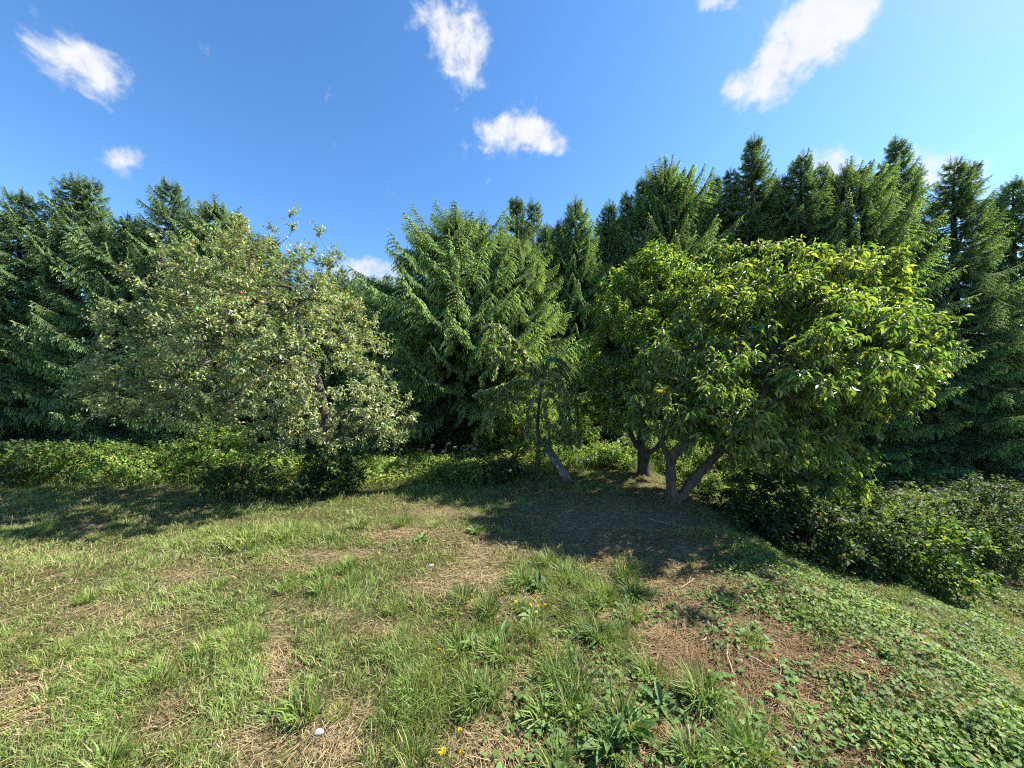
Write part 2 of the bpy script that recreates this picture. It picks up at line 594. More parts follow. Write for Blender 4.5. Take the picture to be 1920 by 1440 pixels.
# ------------------------------------------------------------------ ground
def build_ground():
    def axis(lo, hi, step, far):
        core = np.arange(lo, hi + 1e-6, step)
        g = []
        s = step; p = hi
        while p < far:
            s *= 1.28; p += s; g.append(p)
        h = []
        s = step; p = lo
        while p > -far:
            s *= 1.28; p -= s; h.append(p)
        return np.concatenate([np.array(h[::-1]), core, np.array(g)])
    xs = axis(-9, 9, 0.09, 1500)
    ys = axis(0.2, 9.5, 0.07, 1500)
    X, Y = np.meshgrid(xs, ys)
    Z = ground_z(X, Y)
    v = np.stack([X, Y, Z], -1).reshape(-1, 3)
    ny, nx = X.shape
    idx = np.arange(ny * nx).reshape(ny, nx)
    a, b, c, d = idx[:-1, :-1], idx[:-1, 1:], idx[1:, 1:], idx[1:, :-1]
    f = np.concatenate([np.stack([a, b, c], -1).reshape(-1, 3), np.stack([a, c, d], -1).reshape(-1, 3)])
    x, y, z = v.T
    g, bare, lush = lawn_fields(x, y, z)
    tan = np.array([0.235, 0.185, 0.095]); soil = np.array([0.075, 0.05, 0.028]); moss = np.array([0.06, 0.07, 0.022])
    px, py = proj(x, y, z)
    n = fbm(x * 2.3, y * 2.3, 51)[:, None]
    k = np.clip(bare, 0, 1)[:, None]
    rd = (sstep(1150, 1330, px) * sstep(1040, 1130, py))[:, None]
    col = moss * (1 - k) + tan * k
    col = col * (1 - 0.55 * rd) + soil * 0.55 * rd
    col = col * (1 - 0.5 * n) + soil * 0.5 * n
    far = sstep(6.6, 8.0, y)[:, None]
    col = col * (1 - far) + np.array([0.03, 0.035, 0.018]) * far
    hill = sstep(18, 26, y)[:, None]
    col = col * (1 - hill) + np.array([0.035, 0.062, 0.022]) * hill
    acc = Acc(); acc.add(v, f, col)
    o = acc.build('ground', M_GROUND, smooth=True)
    tag(o, 'uneven sloping ground of soil, thatch and moss under the grass', kind='structure')


build_ground()


# ------------------------------------------------------------------ spruces
# a needle shoot: two slim crossed kites, so that it shows from every side
SHOOTX = (np.array([(0, 0, 0), (-.5, .30, 0), (.5, .36, 0), (0, 1, -.10),
                    (0, 0, 0), (0, .30, -.09), (0, .36, .09), (0, 1, -.10)], float),
          np.array([(0, 2, 1), (1, 2, 3), (4, 6, 5), (5, 6, 7)]))


def comb(acc, P, rng, gap, ln, width, c_in, c_out, tipc, new, droop, up=0.0, start=0.0):
    """needle shoots set in two ranks along each twig of P (N, K, 3), all leaning forward and down"""
    n, k, _ = P.shape
    L = np.linalg.norm(np.diff(P, axis=1), axis=2).sum(1)
    cnt = np.maximum(2, L / gap).astype(int)
    rep_ = np.repeat(np.arange(n), cnt)
    fr = np.concatenate([np.linspace(start + .04, 1.0, c) for c in cnt])
    fr = np.clip(fr + rng.uniform(-.012, .012, len(fr)), 0, 1)
    pos_ = fr * (k - 1)
    a = np.minimum(pos_.astype(int), k - 2); u = (pos_ - a)[:, None]
    p = P[rep_, a] * (1 - u) + P[rep_, a + 1] * u
    t = norm(P[rep_, a + 1] - P[rep_, a])
    sd = norm(np.cross(t, np.array([0, 0, 1.0])))
    sg = np.where(np.arange(len(fr)) % 2 == 0, 1.0, -1.0)[:, None]
    last = (fr > .97)[:, None]
    d = norm(t * .72 + np.where(last, 0, sd * sg * .72) + np.array([0, 0, up - droop]) + rng.normal(0, .10, p.shape))
    nn = norm(np.array([0, 0, 1.0]) + rng.normal(0, .25, p.shape))
    l = rng.uniform(ln[0], ln[1], len(fr)) * (1.08 - .3 * fr)
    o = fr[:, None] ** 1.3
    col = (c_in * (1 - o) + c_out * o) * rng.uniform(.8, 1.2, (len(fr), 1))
    fresh = rng.random((len(fr), 1)) < new * (.25 + .75 * o)
    put(acc, SHOOTX, p, d, nn, l, width, col, np.where(fresh, tipc * rng.uniform(.75, 1.15, (len(fr), 1)), col * 1.25))


def bough_mesh(name, seed, L, tone, droop, new):
    """one bough reaching along +X, side twigs in a flat drooping spray"""
    rng = np.random.default_rng(seed)
    tone = np.array(tone)
    c_in = np.array([.030, .046, .022]) * tone  # inner needles darkened, shade between the boughs put into their colour
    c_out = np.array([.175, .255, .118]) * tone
    tipc = np.array([.36, .455, .175]) * tone  # new growth, brightened further with the look of sunlit tips
    bark = np.array([.085, .06, .045])
    acc = Acc()
    u = np.linspace(0, 1, 10)
    stem = np.stack([L * u, rng.normal(0, .02, 10).cumsum() * L * .5, L * (-.13 * np.sin(np.pi * u) + .10 * u ** 3)], 1)
    tubes(acc, stem[None], (.010 * L * (1 - u) + .004)[None], 4, bark)
    # side twigs
    s = np.arange(.16 * L, .99 * L, .062) / L
    s = np.repeat(s, 2) + rng.uniform(-.2, .2, 2 * len(s)) * .06 / L
    sg = np.tile([1.0, -1.0], len(s) // 2)
    s = np.clip(s, .05, 1)
    b = np.stack([np.interp(s, u, stem[:, i]) for i in range(3)], 1)
    l2 = (.10 + .40 * np.minimum(L * (1.0 - s), .95)) * rng.uniform(.65, 1.15, len(s)) * np.minimum(1, .45 + 2.2 * s)
    fwd = rng.uniform(.55, .8, len(s))
    dv = np.stack([fwd, sg * np.sqrt(1 - fwd ** 2), rng.normal(-.02, .08, len(s))], 1)
    v = np.linspace(0, 1, 5)
    P = b[:, None, :] + dv[:, None, :] * (l2[:, None] * v)[:, :, None]
    P[:, :, 2] += -droop * l2[:, None] * v ** 2 * 1.1 + .10 * l2[:, None] * v * (1 - v)
    tubes(acc, P, np.tile(np.linspace(.004, .0018, 5), (len(s), 1)), 3, bark)
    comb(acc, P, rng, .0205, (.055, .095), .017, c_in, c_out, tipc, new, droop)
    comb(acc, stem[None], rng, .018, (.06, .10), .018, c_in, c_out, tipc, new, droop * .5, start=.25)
    # small hanging twiglets under the longer side twigs: the fringe
    big = np.where(l2 > .22)[0]
    if len(big):
        q = np.repeat(big, 3); f = np.tile([.35, .6, .85], len(big)) + rng.uniform(-.08, .08, 3 * len(big))
        b2 = b[q] + dv[q] * (l2[q] * f)[:, None]; b2[:, 2] += -droop * l2[q] * f ** 2 * 1.1
        d2 = norm(dv[q] * .5 + np.stack([rng.normal(0, .2, len(q)), rng.normal(0, .3, len(q)), -droop * 1.6 + np.zeros(len(q))], 1))
        l3 = rng.uniform(.07, .15, len(q))
        P2 = b2[:, None, :] + d2[:, None, :] * (l3[:, None] * np.linspace(0, 1, 3))[:, :, None]
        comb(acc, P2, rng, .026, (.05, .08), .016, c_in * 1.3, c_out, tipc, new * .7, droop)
    return acc.mesh(name, M_SPRUCE)


def leader_mesh(name, seed, tone):
    """the thin top of a spruce: a bare-tipped leader with up-curved little branches"""
    rng = np.random.default_rng(seed)
    tone = np.array(tone)
    acc = Acc()
    bark = np.array([.16, .125, .09])
    z = np.linspace(0, 1, 9)
    stem = np.stack([.03 * np.sin(z * 3), .02 * z, z * .95], 1)
    tubes(acc, stem[None], np.linspace(.014, .0035, 9)[None], 5, bark)
    n = 30
    zz = np.linspace(.0, .82, n)
    a = np.arange(n) * 2.4 + rng.normal(0, .3, n)
    l = (.36 * (1 - zz) + .07) * rng.uniform(.6, 1.15, n)
    b = np.stack([np.interp(zz, z, stem[:, 0]), np.interp(zz, z, stem[:, 1]), zz * .95], 1)
    v = np.linspace(0, 1, 5)
    o = np.stack([np.cos(a), np.sin(a), np.zeros(n)], 1)
    P = b[:, None, :] + o[:, None, :] * (l[:, None] * v)[:, :, None]
    P[:, :, 2] += l[:, None] * (.15 * v + .6 * v ** 2)
    tubes(acc, P, np.tile(np.linspace(.005, .002, 5), (n, 1)), 3, bark)
    comb(acc, P, rng, .03, (.04, .07), .016, np.array([.05, .085, .035]) * tone, np.array([.12, .18, .075]) * tone,
         np.array([.24, .29, .12]) * tone, .5, .05, up=.35)
    comb(acc, stem[None], rng, .025, (.03, .05), .014, np.array([.09, .13, .06]) * tone, np.array([.14, .18, .08]) * tone,
         np.array([.22, .26, .12]) * tone, .4, 0, up=.5)
    return acc.mesh(name, M_SPRUCE)


def bough_set(seed, tone, droop, new):
    out = []
    for k, L in enumerate((.75, 1.45, 1.5, 2.3)):
        o = bpy.data.objects.new('bough', bough_mesh('bough', seed + k, L, tone, droop, new))   # kept out of the scene, used as a source
        out.append(o)
    out.append(bpy.data.objects.new('leader', leader_mesh('leader', seed + 9, tone)))
    return out


def crown_nodes(name, srcs):
    """crown = boughs stood on points; every point carries which bough, its turn and its size"""
    ng = bpy.data.node_groups.new(name, 'GeometryNodeTree')
    ng.interface.new_socket('Geometry', in_out='INPUT', socket_type='NodeSocketGeometry')
    ng.interface.new_socket('Geometry', in_out='OUTPUT', socket_type='NodeSocketGeometry')
    N, L = ng.nodes, ng.links
    gi = N.new('NodeGroupInput'); go = N.new('NodeGroupOutput')
    m2p = N.new('GeometryNodeMeshToPoints'); L.new(gi.outputs[0], m2p.inputs['Mesh'])
    def attr(nm, ty):
        a = N.new('GeometryNodeInputNamedAttribute'); a.data_type = ty; a.inputs['Name'].default_value = nm
        return a.outputs['Attribute']
    kind, rot, size = attr('kind_of_bough', 'INT'), attr('turn', 'FLOAT_VECTOR'), attr('size', 'FLOAT_VECTOR')
    e2r = N.new('FunctionNodeEulerToRotation'); L.new(rot, e2r.inputs[0])
    join = N.new('GeometryNodeJoinGeometry')
    for k, o in enumerate(srcs):
        oi = N.new('GeometryNodeObjectInfo'); oi.inputs['Object'].default_value = o
        oi.inputs['As Instance'].default_value = False
        cmp_ = N.new('FunctionNodeCompare'); cmp_.data_type = 'INT'; cmp_.operation = 'EQUAL'
        L.new(kind, [i for i in cmp_.inputs if i.enabled and i.type == 'INT'][0])
        [i for i in cmp_.inputs if i.enabled and i.type == 'INT'][1].default_value = k
        iop = N.new('GeometryNodeInstanceOnPoints')
        L.new(m2p.outputs[0], iop.inputs['Points']); L.new(cmp_.outputs[0], iop.inputs['Selection'])
        L.new(oi.outputs['Geometry'], iop.inputs['Instance'])
        L.new(e2r.outputs[0], iop.inputs['Rotation']); L.new(size, iop.inputs['Scale'])
        L.new(iop.outputs[0], join.inputs[0])
    L.new(join.outputs[0], go.inputs[0])
    return ng


BOUGH_LEN = (.75, 1.45, 1.5, 2.3)


def plan_spruce(seed, H, prof, z0, step, per, tops, el_top=.75, ragged=.2, r_scale=1.0, layer=0.0, el0=-.38):
    """list of (position, which bough, turn, size) for one tree of height H; prof: (height fraction, reach) pairs"""
    rng = np.random.default_rng(seed)
    hz, hr = np.array(prof).T
    pts = []

    def bough(p, az, el, L):
        k = 0 if L < 1.0 else (rng.integers(1, 3) if L < 1.85 else 3)
        q = L / BOUGH_LEN[k]
        w = np.clip(q, .8, 1.25)
        # turn about Z by azimuth, tip up by elevation, roll a little
        pts.append((p, k, (rng.normal(0, .22), -el, az), (q, w, w)))

    def whorls(ax, ay, zb, zt, reach, st, n_per):
        z = zb + rng.random() * st * .5
        a0 = rng.uniform(0, 6.28)
        while z < zt - .25:
            t = (z - zb) / (zt - zb)
            for b in range(n_per):
                az = a0 + b * 2 * np.pi / n_per + rng.normal(0, .3)
                L = reach(z, t) * rng.uniform(1 - ragged * 1.9, 1 + ragged * .6)
                el = el0 + (el_top - el0) * t ** 1.4 + rng.normal(0, .12)
                bough(np.array([ax, ay, z + rng.uniform(-.1, .1) * st]), az, el, max(L / math.cos(el * .8), .3))
            a0 += .9 + rng.random()
            z += st * rng.uniform(.8, 1.2) * (1 - .45 * t) * (1 + layer * (1 - t) ** 1.5)
    main_t = tops[0]
    whorls(0, 0, z0, H, lambda z, t: np.interp(z / H, hz, hr) * r_scale, step, per)
    pts.append((np.array([0, 0, H - .75]), 4, (rng.normal(0, .06), rng.normal(0, .06), rng.uniform(0, 6)), (1.0, 1.0, 1.0)))
    for (dx, dy, top) in tops[1:]:
        zb = top - 2.2
        whorls(dx, dy, zb, top, lambda z, t: .85 * (1 - t) ** .8 + .12, .3, 5)
        pts.append((np.array([dx, dy, top - .7]), 4, (rng.normal(0, .12), rng.normal(0, .12), rng.uniform(0, 6)), (.9, .9, .9)))
    return pts


def stand_spruce(label, px, d, top_py, nodes, seed, prof, z0=.8, step=.4, per=7, tops=((0, 0),), group='spruces of the forest edge',
                 name='spruce_tree', unit=1.0, **kw):
    """tops: first entry ignored place holder, others (dx, dy, height below the main tip)"""
    x = (px - 960) / F * d
    gz = float(ground_z(x, d))
    H = (EYE + (720 - top_py) / F * d - gz) / unit
    tp = [tops[0]] + [(a, b, H - c) for (a, b, c) in tops[1:]]
    pts = plan_spruce(seed, H, prof, z0, step, per, tp, **kw)
    t = thing(name, label, 'tree', (x, d, gz - .05), group)
    t.scale = (unit,) * 3
    rng = np.random.default_rng(seed + 5)
    wood = Acc()
    k = 9
    v = np.linspace(0, 1, k)
    P = np.stack([rng.normal(0, .02, k).cumsum() * v, rng.normal(0, .02, k).cumsum() * v, v * (H - .3)], 1)
    tubes(wood, P[None], (.021 * H * (1 - v) ** .9 + .012)[None], 8, np.array([.085, .062, .048]))
    for (a, b, c) in tp[1:]:
        Q = bend([(0, 0, max(c - 4.5, .8)), (a * .8, b * .8, c - 2.6), (a, b, c - .5)], 7)
        tubes(wood, Q[None], np.linspace(.05, .012, 7)[None], 6, np.array([.085, .062, .048]))
    link('trunk', wood.mesh('trunk', M_BARK, True), t)
    me = bpy.data.meshes.new('crown')
    n = len(pts)
    me.vertices.add(n)
    me.vertices.foreach_set('co', np.array([p[0] for p in pts], np.float32).ravel())
    a = me.attributes.new('kind_of_bough', 'INT', 'POINT'); a.data.foreach_set('value', np.array([p[1] for p in pts], np.int32))
    a = me.attributes.new('turn', 'FLOAT_VECTOR', 'POINT'); a.data.foreach_set('vector', np.array([p[2] for p in pts], np.float32).ravel())
    a = me.attributes.new('size', 'FLOAT_VECTOR', 'POINT'); a.data.foreach_set('vector', np.array([p[3] for p in pts], np.float32).ravel())
    me.materials.append(M_SPRUCE)
    o = stuff(link('crown', me, t))
    md = o.modifiers.new('boughs', 'NODES'); md.node_group = nodes
    return t


def build_spruces():
    pale = crown_nodes('pale_boughs', bough_set(100, (1.45, 1.5, 1.45), .42, .95))
    fresh = crown_nodes('fresh_boughs', bough_set(200, (1.42, 1.42, 1.2), .50, .95))
    grey = crown_nodes('grey_boughs', bough_set(300, (1.2, 1.28, 1.25), .40, .55))
    hang = crown_nodes('hanging_boughs', bough_set(400, (1.45, 1.5, 1.35), .8, .65))
    dome = ((0, 2.6), (.2, 2.95), (.42, 3.1), (.62, 2.75), (.76, 2.15), (.88, 1.4), (.96, .7), (1, .3))
    cone = ((0, 2.6), (.15, 2.9), (.5, 2.1), (.8, 1.0), (.93, .45), (1, .2))
    slim = ((0, 2.0), (.15, 2.2), (.5, 1.6), (.8, .8), (.93, .35), (1, .15))
    wide = ((0, 3.0), (.3, 3.3), (.6, 2.8), (.8, 2.0), (.92, 1.2), (1, .3))
    stand_spruce('broad pale green spruce at centre with boughs reaching towards lawn', 862, 10.6, 398, pale, 41, dome, z0=1.5, step=.32, per=11, el_top=.12,
                 tops=((0, 0), (-.95, .1, .45), (.75, -.2, .1), (1.35, .2, .25), (-1.7, 0, 1.2), (.3, -.9, .5), (-.6, -1.0, .9)), layer=.45, ragged=.32, r_scale=1.24, el0=-.26)
    stand_spruce('light green spruce just behind the small weeping tree', 975, 10.0, 440, fresh, 52, ((0, 1.5), (.3, 1.75), (.6, 1.5), (.85, .8), (1, .2)),
                 z0=1.5, step=.31, per=9, el_top=.2, tops=((0, 0), (.45, .1, .5), (-.5, -.1, .4)), layer=.45, ragged=.32, r_scale=1.3, el0=-.28)
    row = [   # label, px, depth, top, boughs, profile, tops
        ('dark twin tipped spruce rising behind the broad central spruce', 968, 13.5, 368, grey, slim, ((0, 0), (.75, 0, .08))),
        ('slim pointed spruce between central spruce and domed spruce', 1078, 14.0, 368, hang, slim, ((0, 0), (-.7, 0, 1.0))),
        ('grey green spruce with thin leaning top left of domed spruce', 1142, 15.5, 372, grey, slim, ((0, 0), (.6, 0, .7))),
        ('wide domed spruce with many thin tips above the plum trees', 1245, 16.0, 316, hang, wide, ((0, 0), (-1.0, .2, .2), (1.0, -.2, .7), (1.9, 0, .9), (-1.9, 0, 1.0), (-.4, -.8, .3))),
        ('tallest spruce, its spire standing clear against the sky', 1412, 16.0, 252, grey, cone, ((0, 0), (-1.2, 0, 1.7), (1.0, 0, 2.0))),
        ('sparse leaning spruce between domed spruce and tallest spruce', 1340, 17.0, 325, grey, slim, ((0, 0), (.9, 0, .5))),
        ('dark spruce right of the tallest one, before a small cloud', 1502, 15.0, 284, grey, cone, ((0, 0), (-.8, 0, .8), (.9, 0, .5))),
        ('spruce tip rising highest above the left of the apple tree', 403, 12.0, 364, hang, slim, ((0, 0), (-.7, 0, .7))),
        ('grey green spruce tip just left of the apple tree top', 443, 12.6, 394, grey, slim, ((0, 0), (.8, 0, .9))),
        ('low dark spruce half hidden behind the apple tree top', 505, 13.5, 445, grey, slim, ((0, 0), (.9, 0, .5))),
        ('low rounded spruce seen between apple tree and central spruce', 625, 15.0, 560, hang, wide, ((0, 0), (1.2, 0, .3))),
        ('small spruce tucked against the left flank of central spruce', 705, 14.0, 535, grey, cone, ((0, 0), (.8, 0, .4))),
        ('spruce in deep shade behind the weeping tree', 1060, 18.0, 450, grey, wide, ((0, 0), (1.5, 0, .3))),
        ('shaded spruce filling the forest behind the domed spruce', 1150, 19.0, 420, hang, wide, ((0, 0), (-1.5, 0, .5))),
        ('broad spruce at the right beyond the bank', 1590, 15.5, 310, hang, wide, ((0, 0), (1.2, 0, .3), (-1.3, 0, .5))),
        ('tall spruce far right with a long spire', 1680, 17.0, 255, grey, cone, ((0, 0), (.9, 0, 1.4))),
        ('twin tipped spruce at the far right edge', 1790, 15.0, 295, grey, cone, ((0, 0), (.8, 0, .1))),
        ('last spruce of the row at the right edge', 1900, 16.0, 330, hang, cone, ((0, 0), (-1.0, 0, .8))),
        ('tall slim spruce left of the apple tree', 320, 13.0, 340, grey, cone, ((0, 0), (.8, 0, 1.1))),
        ('rounded spruce behind the brambles on the left', 235, 12.5, 400, hang, cone, ((0, 0), (-.9, 0, .3), (.8, 0, .4))),
        ('twin tipped spruce towards the left edge', 140, 13.0, 325, grey, cone, ((0, 0), (.7, 0, .1))),
        ('spruce standing at the far left edge', 40, 12.5, 355, grey, cone, ((0, 0), (-.9, 0, .9))),
        ('spruce in the dark hollow behind the central spruce', 830, 16.0, 560, grey, wide, ((0, 0), (1.5, 0, .5))),
        ('shaded spruce deep behind the apple tree', 540, 19.0, 560, grey, wide, ((0, 0), (1.5, 0, .5))),
        ('shaded spruce deep behind the tallest one', 1450, 19.5, 370, grey, wide, ((0, 0), (1.2, 0, .5))),
        ('shaded spruce deep behind the sparse leaning one', 1310, 20.0, 390, grey, wide, ((0, 0), (1.5, 0, .5))),
        ('rounded spruce filling the gap left of the slim pointed one', 1025, 16.0, 420, hang, slim, ((0, 0), (.8, 0, .4))),
        ('spruce low in the shade behind the rear plum tree', 1190, 13.5, 520, grey, cone, ((0, 0), (.8, 0, .4))),
        ('spruce low in the shade behind the nearest plum tree', 1390, 14.0, 480, grey, cone, ((0, 0), (.8, 0, .4))),
    ]
    for i, (lab, px, d, ty, ng, prof, tops) in enumerate(row):
        stand_spruce(lab, px, d, ty, ng, 700 + i * 7, prof, z0=.7, step=.42, per=8, tops=tops, ragged=.22, el_top=.6, r_scale=1.2)
    # far conifers on the rising hill seen in the gap left of the central spruce
    rng = np.random.default_rng(5)
    far = sorted([(px + rng.uniform(-4, 4), rng.uniform(44, 62)) for px in np.linspace(588, 745, 15)])
    for i, (px, d) in enumerate(far + [(642, 40)]):
        lone = i == len(far)
        lab = ('lone dark conifer standing up on the distant hill skyline' if lone
               else nth(i) + ' distant conifer from the left on the hill skyline below the low cloud')
        stand_spruce(lab, px, d, 498 if lone else 514 + rng.uniform(-5, 10), grey, 900 + i, cone, z0=.6, step=.6, per=6,
                     group='distant conifers on the hill', name='conifer', unit=1.5)


build_spruces()


# ------------------------------------------------------------------ broadleaf trees
def sample_crown(ells, n, rng, shell=0.55, mind=0.2, sprout=0.0, clump=0.0, cs=1.7):
    """points in a union of ellipsoids, thicker towards the outside"""
    vol = np.array([e[1][0] * e[1][1] * e[1][2] for e in ells]) ** 0.8
    pick = rng.choice(len(ells), size=n * 6, p=vol / vol.sum())
    dirs = rvec(n * 6, rng)
    r = shell + (1 - shell) * rng.random(n * 6) ** 0.6
    r = np.where(rng.random(n * 6) < sprout, rng.uniform(1.0, 1.22, n * 6), r)
    C = np.array([e[0] for e in ells]); Rr = np.array([e[1] for e in ells])
    P = C[pick] + dirs * Rr[pick] * r[:, None]
    # gaps between clumps, and none deep inside another lobe
    cl = fbm(P[:, 0] * cs + P[:, 2] * .9 * cs, P[:, 1] * cs - P[:, 2] * 1.1 * cs, 77, 2)
    P = P[cl > clump]
    keep = []
    out = []
    for p in P:
        q = (((p - C) / Rr) ** 2).sum(1)
        if q.min() < 0.22:
            continue
        if out:
            if (np.sum((np.array(out) - p) ** 2, 1) < mind ** 2).any():
                continue
        out.append(p)
        if len(out) >= n:
            break
    return np.array(out)


def grow(stems, targets, rng, sag=0.05, r_tip=0.0035, expo=0.42, k=6):
    """connect every target to the nearest wood; returns list of (points, radii)"""
    nodes = []; parent = []
    paths = []
    for s in stems:
        ids = []
        for i, p in enumerate(s):
            if i == 0 and len(nodes):
                dd = np.sum((np.array(nodes) - p) ** 2, 1)
                j = int(dd.argmin())
                ids.append(j)
                continue
            nodes.append(np.array(p)); parent.append(ids[-1] if ids else -1)
            ids.append(len(nodes) - 1)
        paths.append(ids)
    root = np.array(stems[0][-1])
    order = np.argsort(np.linalg.norm(targets - root, axis=1))
    ends = []
    for ti in order:
        tgt = targets[ti]
        A = np.array(nodes)
        dv = tgt - A
        dist = np.linalg.norm(dv, axis=1)
        dist = dist + 0.35 * np.maximum(A[:, 2] - tgt[2], 0) + (np.arange(len(A)) < 3) * 1.0
        j = int(dist.argmin())
        a = A[j]
        L = np.linalg.norm(tgt - a)
        kk = 3 if L < 0.35 else 5
        ids = [j]
        off = rng.normal(0, 0.10, 3) * L
        for u in np.linspace(0, 1, kk)[1:]:
            p = a + (tgt - a) * u + off * math.sin(math.pi * u) + np.array([0, 0, sag * L * math.sin(math.pi * u)])
            nodes.append(p); parent.append(ids[-1]); ids.append(len(nodes) - 1)
        paths.append(ids); ends.append(ids[-1])
    n = len(nodes)
    load = np.zeros(n)
    for e in ends:
        j = e
        while j >= 0:
            load[j] += 1; j = parent[j]
    rad = r_tip * np.maximum(load, 1) ** expo
    A = np.array(nodes)
    res = []
    for ids in paths:
        r = rad[ids].copy()
        if len(r) > 1:
            r[0] = min(r[0], r[1] * 1.25)
        res.append((A[ids], r))
    return res


def wood_mesh(acc, paths, col, rmin=0.0, sides=6, rng=RNG):
    for P, r in paths:
        k = max(len(P), 2)
        if len(P) > 6:
            s = 11
            r = r * rng.uniform(.88, 1.14, len(r))
            if P[0, 2] < .1:
                r = r * (1 + .7 * np.exp(-np.arange(len(r)) / 1.2))
        else:
            s = sides if r.max() > 0.012 else 4
        tubes(acc, P[None], np.maximum(r, rmin)[None], s, col)


def leafy(acc, tips, axis, rng, twigs=3, tl=(0.15, 0.32), per=10, leaf=(0.07, 0.1), wid=0.42, up=0.2, grav=0.35,
          cols=None, tmpl=LEAF8, spread=0.9, young=0.2, wood=None, wcol=None, dens=None, keep=None, hang=0.0):
    """short twigs at the branch ends carrying alternate leaves"""
    n = len(tips) * twigs
    base = np.repeat(tips, twigs, 0)
    outw = norm(base - axis)
    td = norm(outw * 0.7 + rvec(n, rng) * spread + np.array([0, 0, up]))
    tl_ = rng.uniform(tl[0], tl[1], n)
    base = base - td * (tl_ * 0.25)[:, None]
    if wood is not None:
        mid = base + td * (tl_ * .5)[:, None]
        end = base + td * tl_[:, None]; end[:, 2] -= hang * tl_
        tubes(wood, np.stack([base, mid, end], 1), np.tile([.003, .0022, .0012], (n, 1)), 3, wcol)
    m = n * per
    fr = np.tile(np.linspace(0.12, 1.0, per), n) + rng.uniform(-.05, .05, m)
    rep = np.repeat(np.arange(n), per)
    pos = base[rep] + td[rep] * (tl_[rep] * fr)[:, None]
    pos[:, 2] -= hang * tl_[rep] * fr ** 2
    a = np.tile(np.arange(per) * 2.4, n) + np.repeat(rng.uniform(0, 6.28, n), per)
    e1 = norm(np.cross(td, np.array([0.3, 0.2, 1.0]))); e2 = np.cross(td, e1)
    rad = e1[rep] * np.cos(a)[:, None] + e2[rep] * np.sin(a)[:, None]
    d = norm(td[rep] * 0.55 + rad * 0.8 + np.array([0, 0, -grav]) + rng.normal(0, 0.2, (m, 3)))
    nrm = norm(np.array([0, 0, 1.0]) * 0.9 + td[rep] * 0.3 + rng.normal(0, 0.45, (m, 3)))
    ln = rng.uniform(leaf[0], leaf[1], m) * (0.75 + 0.35 * np.sin(np.pi * np.clip(fr, 0, 1)))
    c0, c1, c2 = [np.array(c) for c in cols]
    k = rng.random((m, 1))
    col = c0 * (1 - k) + c1 * k
    yg = (rng.random((m, 1)) < young) & (fr[:, None] > 0.55)
    col = np.where(yg, c2 * rng.uniform(.75, 1.2, (m, 1)), col)
    col = col * (1 + rng.normal(0, .10, (m, 3)))
    col = np.where(rng.random((m, 1)) < .02, np.array([.34, .24, .08]), col)
    col = np.clip(col, .01, .7)
    if keep is not None:
        kp = keep(pos)
        pos, d, nrm, ln, col = pos[kp], d[kp], nrm[kp], ln[kp], col[kp]
    if acc is not None:
        put(acc, tmpl, pos, d, nrm, ln, ln * wid, col)
    return pos, d, nrm, ln, col


def E(px, py, d, rx, ry, rd):
    return (pt(px, py, d), np.array([rx / F * d, rd, ry / F * d]))


